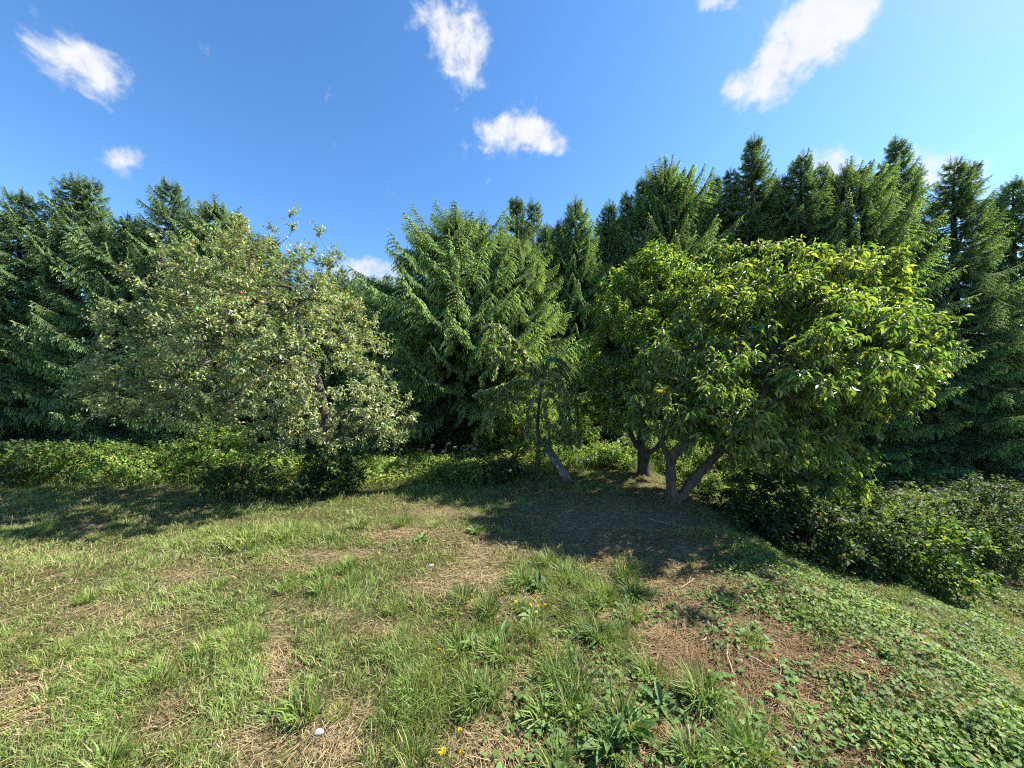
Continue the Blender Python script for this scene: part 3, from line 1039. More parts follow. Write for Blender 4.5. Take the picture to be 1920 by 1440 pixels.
def build_apple():
    rng = np.random.default_rng(101)
    base = at(634, 921)
    d0 = base[1]
    t = thing('apple_tree', 'spreading grey green apple tree with a few red apples at left', 'tree', base)
    ells = [E(540, 630, d0, 130, 130, 1.15), E(470, 540, d0 + .2, 110, 95, .9), E(640, 740, d0 - .2, 75, 80, .75),
            E(690, 785, d0 - .1, 70, 50, .6), E(600, 690, d0 - .7, 90, 100, .6), E(430, 650, d0 - .8, 105, 95, .7),
            E(470, 745, d0 - .3, 110, 60, .7), E(340, 660, d0 - .2, 130, 130, .9), E(300, 590, d0 + .2, 90, 100, .7),
            E(560, 530, d0 + .1, 65, 75, .6), E(380, 510, d0 + .3, 90, 80, .7), E(620, 610, d0 + .3, 65, 60, .6),
            E(560, 800, d0 - .1, 110, 38, .6), E(250, 720, d0, 80, 70, .6),
            E(600, 775, d0 - .55, 95, 48, .4), E(670, 810, d0 - .3, 70, 35, .4), E(520, 710, d0 - .9, 90, 70, .4)]
    tg = sample_crown(ells, 950, rng, 0.5, 0.13, .08, .40, 2.2)
    extra = [(545, 402), (548, 430), (597, 440), (585, 470), (512, 432), (520, 460), (636, 482), (622, 500), (720, 642),
             (708, 640), (716, 660), (772, 772), (765, 790), (700, 600), (690, 640), (440, 450), (415, 440), (760, 745), (655, 575),
             (745, 760), (735, 725), (755, 810), (720, 700), (460, 430), (555, 470), (740, 830), (480, 470)]
    tg = np.vstack([tg, [pt(x, y, d0 + rng.uniform(-.3, .4)) for x, y in extra]])
    f1 = pt(622, 850, d0); f2 = pt(612, 800, d0)
    stems = [bend([base - [0, 0, .1], pt(629, 885, d0), f1, f2, pt(600, 730, d0), pt(570, 640, d0 + .1), pt(548, 540, d0 + .1)], 14),
             bend([f2, pt(560, 760, d0 - .3), pt(480, 700, d0 - .6), pt(420, 650, d0 - .7)], 8),
             bend([f2, pt(650, 760, d0 - .2), pt(690, 770, d0 - .2)], 6),
             bend([pt(600, 730, d0), pt(500, 650, d0 + .2), pt(420, 590, d0 + .3), pt(350, 560, d0 + .3)], 8)]
    paths = grow(stems, tg, rng, sag=0.08, r_tip=0.0032, expo=0.45)
    wood = Acc(); bcol = np.array([0.095, 0.082, 0.066])
    wood_mesh(wood, paths, bcol)
    crown = Acc()
    axis = pt(520, 700, d0)
    cols = ((.16, .21, .082), (.32, .365, .155), (.50, .53, .29))
    pos, *_ = leafy(crown, tg, axis, rng, twigs=4, tl=(.14, .34), per=11, leaf=(.048, .075), wid=.44, up=.35, grav=.15,
          cols=cols, young=.2, wood=wood, wcol=bcol * 1.1, tmpl=LEAF4)
    wood.build('trunk', M_BARK, t, smooth=True)
    stuff(crown.build('crown', M_APPLE, t))
    # apples
    ap = Acc()
    k = 8
    for i in range(k + 1):
        pass
    th = np.linspace(0, np.pi, 9); ph = np.linspace(0, 2 * np.pi, 13)[:-1]
    prof = 0.027 * np.sin(th) ** .8; zz = 0.025 * np.cos(th) - 0.012 * np.exp(-(th / .35) ** 2) + .008 * np.exp(-((np.pi - th) / .3) ** 2)
    V = np.stack([prof[:, None] * np.cos(ph), prof[:, None] * np.sin(ph), np.repeat(zz[:, None], 12, 1)], -1)
    idx = np.arange(9 * 12).reshape(9, 12); nx = np.roll(idx, -1, 1)
    f = np.concatenate([np.stack([idx[:-1], idx[1:], nx[1:]], -1).reshape(-1, 3), np.stack([idx[:-1], nx[1:], nx[:-1]], -1).reshape(-1, 3)])
    red = np.array([.26, .03, .022]); yel = np.array([.30, .17, .05])
    kf = sstep(-.02, .03, V.reshape(-1, 3)[:, 0:1])
    ap.add(V.reshape(-1, 3), f, red * (1 - kf * .6) + yel * kf * .6)
    me = ap.mesh('apple', M_FRUIT, True)
    for (x, y) in [(451, 549), (416, 553), (488, 557), (537, 512), (549, 424), (446, 616), (574, 540), (520, 565), (610, 770), (350, 590)]:
        # hang each among the nearest leaves on the near side of the crown
        px, py = proj(pos[:, 0], pos[:, 1], pos[:, 2])
        near = np.where((px - x) ** 2 + (py - y) ** 2 < 18 ** 2)[0]
        dd = np.percentile(pos[near, 1], 12) if len(near) else d0
        o = link('apple', me, t)
        o.location = Vector(pt(x, y, dd)) - t.location
        o.rotation_euler = (rng.uniform(-.3, .3), rng.uniform(-.3, .3), rng.uniform(0, 6))


def plum_cols(k=1.0):
    return ((.100 * k, .152 * k, .040 * k), (.21 * k, .275 * k, .075 * k), (.36 * k, .39 * k, .12 * k))


def build_plum_near():
    rng = np.random.default_rng(202)
    base = at(1266, 946)
    d0 = base[1]
    t = thing('plum_tree', 'plum tree with forked pale trunk and long drooping leaves, nearest on right', 'tree', base)
    ells = [E(1420, 545, d0 + .5, 115, 70, .8), E(1345, 625, d0 + .1, 75, 80, .6), E(1255, 735, d0 - .35, 62, 45, .4),
            E(1370, 745, d0 - .55, 95, 75, .5), E(1500, 590, d0 + .5, 110, 110, .8), E(1300, 780, d0 - .2, 75, 40, .45),
            E(1480, 790, d0 + .2, 70, 75, .6), E(1590, 560, d0 + .7, 90, 85, .7), E(1620, 680, d0 + .6, 90, 120, .7),
            E(1510, 860, d0 + .3, 40, 70, .4), E(1400, 820, d0 - .2, 65, 45, .4), E(1545, 760, d0 + .4, 60, 80, .5),
            E(1320, 700, d0 - .1, 80, 60, .5), E(1440, 660, d0 + .9, 100, 90, .5),
            E(1335, 800, d0 - .55, 95, 40, .35), E(1430, 835, d0 - .4, 70, 45, .4), E(1250, 690, d0 - .2, 60, 60, .45), E(1545, 860, d0 + .5, 60, 60, .5),
            E(1240, 770, d0 - .5, 65, 36, .3), E(1300, 755, d0 - .75, 85, 45, .4), E(1395, 790, d0 - .85, 60, 40, .3),
            E(1590, 670, d0 - 1.2, 95, 80, .6), E(1640, 640, d0 - .5, 80, 90, .5), E(1500, 700, d0 - .4, 60, 60, .4)]
    tg = sample_crown(ells, 1080, rng, 0.5, 0.12, .10, .40, 2.3)
    extra = [(1345, 470), (1380, 468), (1470, 462), (1500, 470), (1440, 472), (1360, 480), (1405, 465), (1520, 468), (1545, 475),
             (1210, 720), (1205, 745), (1380, 800), (1425, 790), (1395, 830), (1430, 850)]
    tg = np.vstack([tg, [pt(x, y, d0 + (rng.uniform(.1, .6) if y < 500 else rng.uniform(-.9, -.5))) for x, y in extra]])
    L = lambda x, y, dd=0.0: pt(x, y, d0 + dd)
    stems = [bend([base - [.02, 0, .12], L(1259, 915), L(1257, 880), L(1256, 862), L(1245, 840, .05), L(1236, 815, .05), L(1225, 780, 0)], 12),
             bend([L(1257, 868), L(1268, 846, -.05), L(1285, 828, -.1), L(1300, 790, -.2), L(1320, 740, -.3)], 9),
             bend([base + [.06, 0, .02], L(1290, 912), L(1318, 880, .03), L(1345, 852, .05), L(1385, 815, .1), L(1430, 740, .2), L(1450, 672, .25)], 14),
             bend([L(1450, 672, .25), L(1440, 630, .3), L(1428, 590, .3), L(1425, 550, .4)], 7),
             bend([L(1450, 672, .25), L(1480, 642, .3), L(1530, 635, .4), L(1590, 640, .5)], 7),
             bend([L(1345, 852, .05), L(1345, 800, -.2), L(1360, 750, -.35)], 6)]
    paths = grow(stems, tg, rng, sag=0.06, r_tip=0.0036, expo=0.46)
    wood = Acc(); bcol = np.array([0.085, 0.068, 0.052])
    fix = []
    for i, (P, r) in enumerate(paths):
        if i == 0:
            r = np.maximum(r, np.linspace(.075, .03, len(r)))
        elif i == 1:
            r = np.maximum(r, np.linspace(.04, .02, len(r)))
        elif i == 2:
            r = np.maximum(r, np.linspace(.085, .028, len(r)))
        elif i < 6:
            r = np.maximum(r, np.linspace(.028, .012, len(r)))
        fix.append((P, r))
    wood_mesh(wood, fix, bcol)
    axis = L(1390, 760, .2)
    crown = Acc()
    pos, d, nrm, ln, col = leafy(None, tg, axis, rng, twigs=4, tl=(.14, .34), per=9, leaf=(.065, .145), wid=.25, up=.2, grav=.85,
                                 cols=plum_cols(), young=.22, wood=wood, wcol=bcol * .7)
    # yellow young leaves on the sun side at the very top
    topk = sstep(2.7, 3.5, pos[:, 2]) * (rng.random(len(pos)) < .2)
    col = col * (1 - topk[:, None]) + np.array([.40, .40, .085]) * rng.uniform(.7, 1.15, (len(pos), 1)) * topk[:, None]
    wood.build('trunk', M_BARK, t, smooth=True)
    # the 300 leaves that show largest are leaves of their own, the rest one crown
    px, py = proj(pos[:, 0], pos[:, 1], pos[:, 2])
    score = ln / pos[:, 1]
    cell = {}
    for i in np.argsort(pos[:, 1]):
        key = (int(px[i] // 12), int(py[i] // 12))
        cell.setdefault(key, i)
    front = np.array(list(cell.values()))
    front = front[(px[front] > 1190) & (px[front] < 1540)]
    front = front[np.argsort(-score[front])][:300]
    rest = np.ones(len(pos), bool); rest[front] = False
    put(crown, LEAF8, pos[rest], d[rest], nrm[rest], ln[rest], ln[rest] * .25, col[rest])
    stuff(crown.build('crown', M_PLUM, t))
    vars_ = []
    for c in ((.10, .15, .04), (.14, .20, .05), (.18, .25, .065), (.26, .31, .08), (.42, .42, .12)):
        a = Acc(); a.add(LEAF8[0] * [.25, 1, 1.6], LEAF8[1], np.array(c))
        vars_.append(a.mesh('leaf', M_PLUM))
    lum = col[:, 0]
    vl = np.array([.10, .14, .18, .26, .42])
    for i in front:
        o = link('leaf', vars_[int(np.abs(vl - lum[i]).argmin())], t)
        dd = norm(d[i]); sd = norm(np.cross(dd, nrm[i])); nn = np.cross(sd, dd)
        m = Matrix(((sd[0], dd[0], nn[0]), (sd[1], dd[1], nn[1]), (sd[2], dd[2], nn[2]))).to_4x4()
        o.matrix_basis = Matrix.Translation(Vector(pos[i]) - t.location) @ m @ Matrix.Scale(float(ln[i]), 4)


def build_plum_behind():
    rng = np.random.default_rng(303)
    base = at(1207, 890)
    d0 = base[1]
    t = thing('plum_tree', 'rounded green plum tree with dark trunk, standing behind the forked one', 'tree', base)
    ells = [E(1225, 555, d0, 85, 70, .9), E(1150, 670, d0 - .2, 55, 90, .7), E(1235, 680, d0 - .5, 90, 90, .7),
            E(1290, 575, d0 + .2, 55, 48, .7), E(1125, 750, d0, 34, 50, .5), E(1170, 765, d0 - .4, 60, 40, .5),
            E(1180, 590, d0, 60, 70, .7), E(1300, 650, d0 + .3, 70, 90, .7), E(1230, 520, d0, 55, 48, .6)]
    tg = sample_crown(ells, 540, rng, 0.5, 0.15, .10, .44, 2.1)
    extra = [(1128, 560), (1135, 545), (1235, 472), (1225, 478), (1250, 475), (1130, 620), (1140, 612), (1100, 690), (1105, 660),
             (1092, 720), (1262, 492)]
    tg = np.vstack([tg, [pt(x, y, d0 + rng.uniform(-.3, .3)) for x, y in extra]])
    L = lambda x, y, dd=0.0: pt(x, y, d0 + dd)
    stems = [bend([base - [0, 0, .1], L(1207, 860), L(1203, 830), L(1200, 790), L(1205, 720), L(1215, 640)], 12),
             bend([L(1205, 850), L(1190, 830), L(1180, 805), L(1165, 760), L(1150, 700)], 7),
             bend([L(1206, 852), L(1225, 845), L(1245, 820), L(1262, 770), L(1280, 690)], 8)]
    paths = grow(stems, tg, rng, sag=.06, r_tip=.004, expo=.46)
    wood = Acc(); bcol = np.array([.055, .046, .038])
    wood_mesh(wood, [(P, np.maximum(r, np.linspace(.11, .05, len(r)) if i == 0 else (.05 if i < 3 else 0))) for i, (P, r) in enumerate(paths)], bcol)
    crown = Acc()
    leafy(crown, tg, L(1220, 720), rng, twigs=4, tl=(.14, .36), per=10, leaf=(.075, .115), wid=.33, up=.3, grav=.4,
          cols=((.10, .16, .036), (.22, .30, .066), (.40, .44, .11)), young=.22, wood=wood, wcol=bcol, tmpl=LEAF4)
    wood.build('trunk', M_BARK, t, smooth=True)
    stuff(crown.build('crown', M_PLUM, t))


def hang_leaves(acc, P, rng, per_m=60, leaf=(.06, .1), wid=.3, cols=None, drop=.9, start=.1):
    """leaves hanging off an arching shoot"""
    seg = np.linalg.norm(np.diff(P, axis=0), axis=1); s = np.concatenate([[0], np.cumsum(seg)])
    n = max(4, int(s[-1] * per_m))
    q = rng.uniform(start, 1, n) * s[-1]
    pos = np.stack([np.interp(q, s, P[:, i]) for i in range(3)], 1)
    tan = norm(np.stack([np.interp(q, s, np.gradient(P[:, i], s)) for i in range(3)], 1))
    d = norm(tan * .35 + np.array([0, 0, -drop]) + rng.normal(0, .45, (n, 3)))
    nrm = norm(rng.normal(0, .6, (n, 3)) + np.array([.4, -.3, .6]))
    ln = rng.uniform(leaf[0], leaf[1], n)
    c0, c1, c2 = [np.array(c) for c in cols]
    k = rng.random((n, 1)); col = c0 * (1 - k) + c1 * k
    col = np.where(rng.random((n, 1)) < .2, c2, col)
    put(acc, LEAF4, pos, d, nrm, ln, ln * wid, col)


def build_weeping():
    rng = np.random.default_rng(404)
    base = at(1007, 893)
    d0 = base[1]
    t = thing('weeping_fruit_tree', 'small staked tree with thin weeping branches beside the leaning plank', 'tree', base)
    L = lambda x, y, dd=0.0: pt(x, y, d0 + dd)
    crown, wood, shoots = Acc(), Acc(), Acc()
    bcol = np.array([.11, .09, .075]); pale = np.array([.34, .29, .22])
    trunk = bend([base - [0, 0, .1], L(1008, 860), L(1010, 830), L(1008, 790), L(1012, 750), L(1016, 720)], 12)
    tubes(wood, trunk[None], np.linspace(.055, .022, 12)[None], 8, bcol * .7)
    arcs = [[(1016, 740, 0), (1002, 690, -.1), (978, 652, -.2), (950, 622, -.25), (925, 606, -.3), (905, 618, -.3)],
            [(1016, 735, 0), (1003, 705, -.15), (985, 670, -.2), (958, 632, -.25), (935, 625, -.3)],
            [(1014, 725, 0), (1030, 695, 0), (1040, 690, .1), (1062, 705, .1), (1078, 740, .1), (1084, 790, .1), (1086, 835, .1)],
            [(1014, 725, 0), (1025, 700, -.1), (1045, 700, -.3), (1060, 730, -.35), (1068, 780, -.4), (1070, 830, -.4)],
            [(1010, 745, 0), (985, 725, -.2), (955, 725, -.3), (930, 750, -.35), (912, 785, -.4), (900, 810, -.4)],
            [(1010, 750, 0), (980, 745, .1), (950, 742, .2), (925, 760, .2), (915, 800, .2)],
            [(1012, 735, 0), (1000, 715, -.2), (970, 712, -.4), (940, 722, -.5), (915, 730, -.5), (890, 738, -.5)],
            [(1013, 740, 0), (1030, 735, -.3), (1048, 760, -.5), (1055, 800, -.5), (1058, 840, -.5)],
            [(1012, 750, 0), (998, 745, -.4), (990, 775, -.5), (988, 815, -.5)],
            [(1012, 740, 0), (1018, 720, .4), (1035, 720, .6), (1055, 750, .7), (1062, 800, .7)],
            [(1014, 730, 0), (1010, 700, .2), (1000, 690, .4), (975, 700, .6), (955, 730, .6), (945, 770, .6)],
            [(1014, 735, 0), (1022, 760, -.3), (1028, 800, -.4), (1030, 835, -.4)],
            [(1004, 700, -.1), (975, 680, -.3), (945, 672, -.4), (915, 690, -.4), (905, 715, -.4)],
            [(980, 655, -.2), (950, 650, -.4), (925, 655, -.4), (905, 670, -.4)],
            [(1014, 725, 0), (1020, 690, 0), (1030, 672, 0), (1050, 672, 0), (1066, 690, 0)]]
    cols = ((.11, .17, .045), (.22, .29, .09), (.42, .43, .20))
    for i, a in enumerate(arcs):
        P = bend([L(*q) for q in a], 14)
        tubes(shoots, P[None], np.linspace(.014 if i < 2 else .009, .006 if i < 2 else .0035, 14)[None], 5, pale if i < 2 or rng.random() < .4 else bcol * 1.3)
        hang_leaves(crown, P, rng, 180 if i in (0, 1, 6, 12, 13, 14) else 120, (.08, .135), .30, cols, .9, .18)
        for j in range(8):                           # side shoots that hang
            q = P[rng.integers(4, 13)]
            e = q + np.array([rng.normal(0, .12), rng.normal(0, .15), -rng.uniform(.08, .28) if i in (0, 1, 12, 13, 14) else -rng.uniform(.15, .42)])
            m = (q + e) / 2 + np.array([rng.normal(0, .05), rng.normal(0, .05), .08])
            S = bend([q, m, e], 6)
            tubes(shoots, S[None], np.linspace(.004, .002, 6)[None], 3, bcol)
            hang_leaves(crown, S, rng, 85, (.06, .1), .30, cols, .8, .1)
    wood.build('trunk', M_BARK, t, smooth=True)
    shoots.build('branches', M_TWIG, t, smooth=True)
    stuff(crown.build('crown', M_WEEP, t))
    tie = Acc()
    c = L(1009, 846)
    th = np.linspace(0, 2 * np.pi, 15)
    P = np.stack([c[0] + .066 * np.cos(th), c[1] + .066 * np.sin(th), c[2] + .01 * np.sin(th)], 1)
    tubes(tie, P[None], np.full((1, 15), .014), 6, np.array([.04, .06, .07]))
    P = bend([c + [-.05, -.05, 0], c + [-.12, -.06, .05], c + [-.18, -.04, .09]], 5)
    tubes(tie, P[None], np.full((1, 5), .007), 5, np.array([.3, .32, .33]))
    tie.build('tie', M_TWIG, t, smooth=True)


def build_plank():
    a = at(1066, 903); b = pt(1016, 821, a[1] + .12)
    ax = norm((b - a)[None])[0]
    L = np.linalg.norm(b - a)
    side = norm(np.cross(ax, np.array([0, 1.0, 0]))[None])[0]
    th = np.cross(side, ax)
    t = thing('wooden_plank', 'weathered grey timber plank leaning against the small weeping tree', 'plank', a)
    W, D = .075, .03
    acc = Acc()
    rng = np.random.default_rng(9)
    n = 14
    prof = [(-W, -D + .006), (-W + .006, -D), (-.02, -D), (-.017, -D + .006), (-.013, -D), (W - .006, -D), (W, -D + .006),
            (W, D - .006), (W - .006, D), (-W + .006, D), (-W, D - .006)]
    K = len(prof)
    V = []
    cc = []
    for i in range(n):
        u = i / (n - 1)
        p = a + ax * (-.12 + (L + .12) * u)
        sk = .02 * (u > .99)
        for j, (s, q) in enumerate(prof):
            e = 1 + rng.normal(0, .006)
            V.append(p + side * s * e + th * q * e + ax * (sk * s / W))
            g = .13 + .025 * rng.normal()
            cc.append(np.array([g, g * .93, g * .86]) * (0.55 if 2 < j < 4 else 1))
    V = np.array(V); cc = np.clip(np.array(cc), .05, .5)
    f = []
    for i in range(n - 1):
        for j in range(K):
            p, q = i * K + j, i * K + (j + 1) % K
            f += [(p, q, q + K), (p, q + K, p + K)]
    for j in range(1, K - 1):
        f.append((0, j + 1, j)); f.append(((n - 1) * K, (n - 1) * K + j, (n - 1) * K + j + 1))
    acc.add(V, f, cc)
    acc.build('board', M_WOOD, t)
    # a pale spot and two dark knots in the face towards the lawn
    for u, s, r, col in ((.62, .02, .012, (.05, .045, .04)), (.36, .03, .016, (.5, .48, .46)), (.85, -.03, .010, (.06, .05, .04))):
        k = Acc()
        c = a + ax * L * u + side * s - th * (D + .0025)
        ph = np.linspace(0, 2 * np.pi, 9)[:-1]
        ring = c + side * (r * np.cos(ph))[:, None] + ax * (r * 1.8 * np.sin(ph))[:, None]
        v = np.vstack([c - th * .002, ring])
        fc = [(0, 1 + i, 1 + (i + 1) % 8) for i in range(8)]
        k.add(v, fc, np.array(col))
        k.build('knot' if col[0] < .2 else 'pale_spot', M_WOOD, t)


build_apple()
build_plum_near()
build_plum_behind()
build_weeping()
build_plank()


# ------------------------------------------------------------------ shrubs and weeds of the bank
def shrub(name, label, cat, base, rx, ry, rz, n, rng, leaf=(.05, .09), wid=.6, cols=None, tmpl=LEAF4, group=None, grav=.15,
          stems=14, twigs=3, per=5, lift=0.0, canes=7):
    base = np.asarray(base, float)
    t = thing(name, label, cat, base, group)
    C = base + np.array([0, 0, rz * .55 + lift])
    ells = [(C - [0, 0, .12 * rz], np.array([rx, ry, rz * .48]))]
    for i in range(7):
        o = rng.normal(0, .55, 3) * np.array([rx, ry, rz * .5])
        ells.append((C + o + [0, 0, .16 * rz], np.array([rx, ry, rz * .55]) * rng.uniform(.28, .6)))
    tg = sample_crown(ells, n, rng, .45, .07)
    tg = tg[tg[:, 2] > ground_z(tg[:, 0], tg[:, 1]) + .03]
    wood, crown = Acc(), Acc()
    bcol = np.array([.10, .075, .05])
    pick = tg[rng.choice(len(tg), min(stems, len(tg)), replace=False)]
    b0 = base + rng.normal(0, .12, (len(pick), 3)) * [rx, ry, 0]
    b0[:, 2] = ground_z(b0[:, 0], b0[:, 1]) - .02
    mid = (b0 + pick) / 2 + rng.normal(0, .05, pick.shape) + [0, 0, .12 * rz]
    tubes(wood, np.stack([b0, mid, pick], 1), np.tile([.008, .006, .003], (len(pick), 1)), 4, bcol)
    leafy(crown, tg, base + [0, 0, .2 * rz], rng, twigs=twigs, tl=(.08, .2), per=per, leaf=leaf, wid=wid, up=.4, grav=grav,
          cols=cols, young=.2, tmpl=tmpl)
    for i in range(canes):
        a = rng.uniform(0, 6.28)
        o = np.array([math.cos(a) * rx, math.sin(a) * ry, 0])
        q = C + o * rng.uniform(.2, .7) + [0, 0, rz * rng.uniform(.3, .5)]
        e = q + o * rng.uniform(.2, .6) + [0, 0, rz * rng.uniform(-.1, .45)]
        m_ = (q + e) / 2 + [0, 0, rz * .16]
        P = bend([q, m_, e], 7)
        tubes(wood, P[None], np.linspace(.006, .002, 7)[None], 4, bcol)
        leafy(crown, P[1:], base, rng, twigs=2, tl=(.06, .13), per=5, leaf=leaf, wid=wid, up=.4, grav=grav, cols=cols, young=.35, tmpl=tmpl)
    wood.build('stems', M_TWIG, t)
    stuff(crown.build('crown', M_WEED, t))
    return t


SUNLIT_LEAF = ((.12, .205, .042), (.24, .345, .08), (.37, .45, .14))  # lighter leaf set, sunlight of the open bank worked into its colour
SHADED_LEAF = ((.035, .062, .022), (.065, .105, .035), (.12, .16, .05))  # darker leaf set for plants in shade, the shade worked into its colour
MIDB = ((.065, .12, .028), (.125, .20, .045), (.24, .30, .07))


def build_bank():
    rng = np.random.default_rng(505)
    S = lambda px, py, d=None: at(px, py) if d is None else np.array([(px - 960) / F * d, d, float(ground_z((px - 960) / F * d, d))])
    shrub('shrub', 'bright green leafy shrub behind the small weeping tree', 'shrub', S(948, 0, 8.3), .85, .5, 1.25, 260, rng, cols=SUNLIT_LEAF, wid=.5)
    shrub('shrub', 'upright green shrub between the bright shrub and weeping tree trunk', 'shrub', S(985, 0, 8.0), .4, .4, 1.7, 120, rng, cols=SUNLIT_LEAF, wid=.5)
    shrub('shrub', 'dark leafy shrub wrapped round the foot of the apple trunk', 'shrub', at(622, 925), .52, .42, .55, 260, rng, cols=SHADED_LEAF, wid=.55)
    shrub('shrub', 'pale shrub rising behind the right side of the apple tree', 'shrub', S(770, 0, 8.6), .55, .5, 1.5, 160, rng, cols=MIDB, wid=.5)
    shrub('shrub', 'dark shrub in the hollow under the central spruce boughs', 'shrub', S(830, 0, 9.2), 1.1, .6, 1.2, 200, rng, cols=SHADED_LEAF, wid=.5)
    shrub('shrub', 'dark bush in shade under the hanging plum branches on the right bank', 'shrub', S(1450, 0, 5.3), .75, .6, .75, 240, rng, cols=SHADED_LEAF, wid=.6)
    shrub('shrub', 'green bush seen beneath the plum behind its dark trunk', 'shrub', S(1260, 0, 8.2), .9, .5, .9, 200, rng, cols=SUNLIT_LEAF, wid=.55)
    shrub('shrub', 'leafy bush behind the forked plum trunk to its right', 'shrub', S(1360, 0, 7.4), .8, .5, .9, 200, rng, cols=MIDB, wid=.55)
    shrub('shrub', 'tangled green bush between weeping tree and plum in the back', 'shrub', S(1070, 0, 8.6), .8, .5, 1.1, 200, rng, cols=MIDB, wid=.5)
    shrub('shrub', 'low dark shrub on the slope below the outer plum branches', 'shrub', S(1500, 0, 4.5), .6, .5, .55, 220, rng, cols=SHADED_LEAF, wid=.6)
    shrub('shrub', 'dark shrub farther down the slope right of the plum', 'shrub', S(1590, 0, 4.7), .8, .5, .7, 220, rng, cols=SHADED_LEAF, wid=.6)
    shrub('shrub', 'mid green shrub on the slope near the right edge', 'shrub', S(1730, 0, 4.4), .7, .5, .5, 200, rng, cols=MIDB, wid=.6)
    G = 'brambles along the weedy bank'
    br = [(425, 0, 7.2, .9, .5, .85, SUNLIT_LEAF, 'bright bramble below the left side of the apple tree'),
          (475, 0, 6.4, .8, .4, .42, SUNLIT_LEAF, 'sunlit bramble with white flowers left of the apple trunk'),
          (460, 930, None, .7, .4, .42, SHADED_LEAF, 'dark low bramble in the shade left of apple trunk'),
          (545, 0, 6.7, .7, .4, .36, SUNLIT_LEAF, 'bright bramble close behind the apple trunk'),
          (700, 0, 6.7, .6, .35, .28, SUNLIT_LEAF, 'yellow green bramble right of the apple trunk'),
          (770, 0, 6.9, .6, .35, .26, SUNLIT_LEAF, 'sunny bramble patch midway along the bank'),
          (835, 0, 7.0, .6, .35, .30, SUNLIT_LEAF, 'bright bramble patch with white bindweed flowers'),
          (860, 905, None, .45, .25, .26, MIDB, 'low green bramble dotted with white bindweed at lawn edge'),
          (925, 900, None, .5, .3, .38, SHADED_LEAF, 'shaded bramble mound left of the weeping tree trunk'),
          (965, 892, None, .4, .25, .3, SHADED_LEAF, 'dark bramble at the foot of the weeping tree'),
          (1040, 0, 7.4, .5, .3, .45, SUNLIT_LEAF, 'sunlit bramble just behind the leaning plank'),
          (1110, 0, 7.6, .7, .4, .32, SUNLIT_LEAF, 'bright bramble between plank and dark plum trunk'),
          (1160, 0, 7.4, .5, .3, .4, SUNLIT_LEAF, 'bright bramble against the dark plum trunk'),
          (1300, 0, 6.2, .5, .35, .4, MIDB, 'bramble tuft between the two plum trunks'),
          (1420, 0, 6.5, .8, .5, .5, SUNLIT_LEAF, 'sunlit bramble behind the right bank'),
          (1520, 0, 6.2, .8, .5, .8, MIDB, 'bramble under the outer plum branches on the right'),
          (1620, 0, 6.4, 1.0, .6, 1.0, MIDB, 'high bramble at the right beyond the plum'),
          (1720, 0, 5.8, .7, .5, .9, MIDB, 'bramble mound far right on the slope'),
          (1850, 0, 5.6, .8, .5, 1.2, SHADED_LEAF, 'dark bramble at the right edge'),
          (330, 0, 6.8, .8, .5, .5, MIDB, 'bramble under the apple branches on the left'),
          (240, 0, 6.4, .8, .5, .6, SUNLIT_LEAF, 'bright bramble left of the apple tree'),
          (140, 0, 6.4, .8, .5, .75, MIDB, 'bramble mound towards the left edge'),
          (40, 0, 6.2, .8, .5, .8, SHADED_LEAF, 'dark bramble at the left edge')]
    for (px, py, d, rx, ry, rz, cols, lab) in br:
        b = S(px, py, d)
        rz *= rng.uniform(.62, .95)
        shrub('bramble_bush', lab, 'bramble', b, rx, ry, rz, int(230 * max(rx * rz / .3, .5) ** .6), rng, cols=cols, wid=.72, group=G,
              leaf=(.032, .06))
    # weeds that knit the bank together: one mass nobody could count
    n = 15000
    acc = Acc()
    y = rng.uniform(5.9, 8.3, n * 2); x = rng.uniform(-1.7, 1.7, n * 2) * y
    z = ground_z(x, y)
    px, py = proj(x, y, z)
    lim = np.interp(px, [0, 399, 560, 700, 800, 950, 1080, 1130, 1200, 1300, 1920], [905, 915, 905, 915, 915, 905, 880, 872, 872, 900, 900])
    ok = (py < lim + 14 * (fbm(x * 3, y * 3, 61) - .5) * 2) & (px > -100) & (px < 2000)
    x, y, z = x[ok][:n], y[ok][:n], z[ok][:n]
    n = len(x)
    hgt = (.06 + .34 * fbm(x * 1.3, y * 1.3, 71)) * rng.random(n) ** .7
    pos = np.stack([x, y, z + hgt], 1)
    d = norm(rng.normal(0, 1, (n, 3)) * [1, 1, .3] + [0, 0, .1])
    nr = norm(rng.normal(0, .35, (n, 3)) + [0, 0, 1])
    k = rng.random((n, 1)); m = (fbm(x * 1.7, y * 1.7, 81)[:, None] - .3) * 1.6
    col = np.array([.11, .17, .036]) * (1 - k) + np.array([.32, .38, .09]) * k
    col = col * (.7 + .6 * np.clip(m, 0, 1))
    ln = rng.uniform(.035, .085, n)
    put(acc, LEAFHEART, pos, d, nr, ln, ln * .8, col)
    n = 5000
    y = rng.uniform(5.5, 12, n); x = rng.uniform(.78, 1.75, n) * y
    z = ground_z(x, y)
    pos = np.stack([x, y, z + .55 * rng.random(n) * fbm(x, y, 72)], 1)
    ln = rng.uniform(.08, .15, n); k = rng.random((n, 1))
    put(acc, LEAF4, pos, norm(rng.normal(0, 1, (n, 3)) * [1, 1, .3]), norm(rng.normal(0, .4, (n, 3)) + [0, 0, 1]), ln, ln * .7,
        np.array([.05, .09, .022]) * (1 - k) + np.array([.12, .18, .04]) * k)
    # grass standing among the weeds, seed heads above it
    n2 = 16000
    y = rng.uniform(5.8, 8.2, n2); x = rng.uniform(-1.65, 1.65, n2) * y
    z = ground_z(x, y); px, py = proj(x, y, z)
    ok = py < np.interp(px, [0, 399, 560, 700, 800, 950, 1080, 1130, 1200, 1300, 1920], [925, 930, 915, 930, 930, 910, 890, 880, 880, 905, 905])
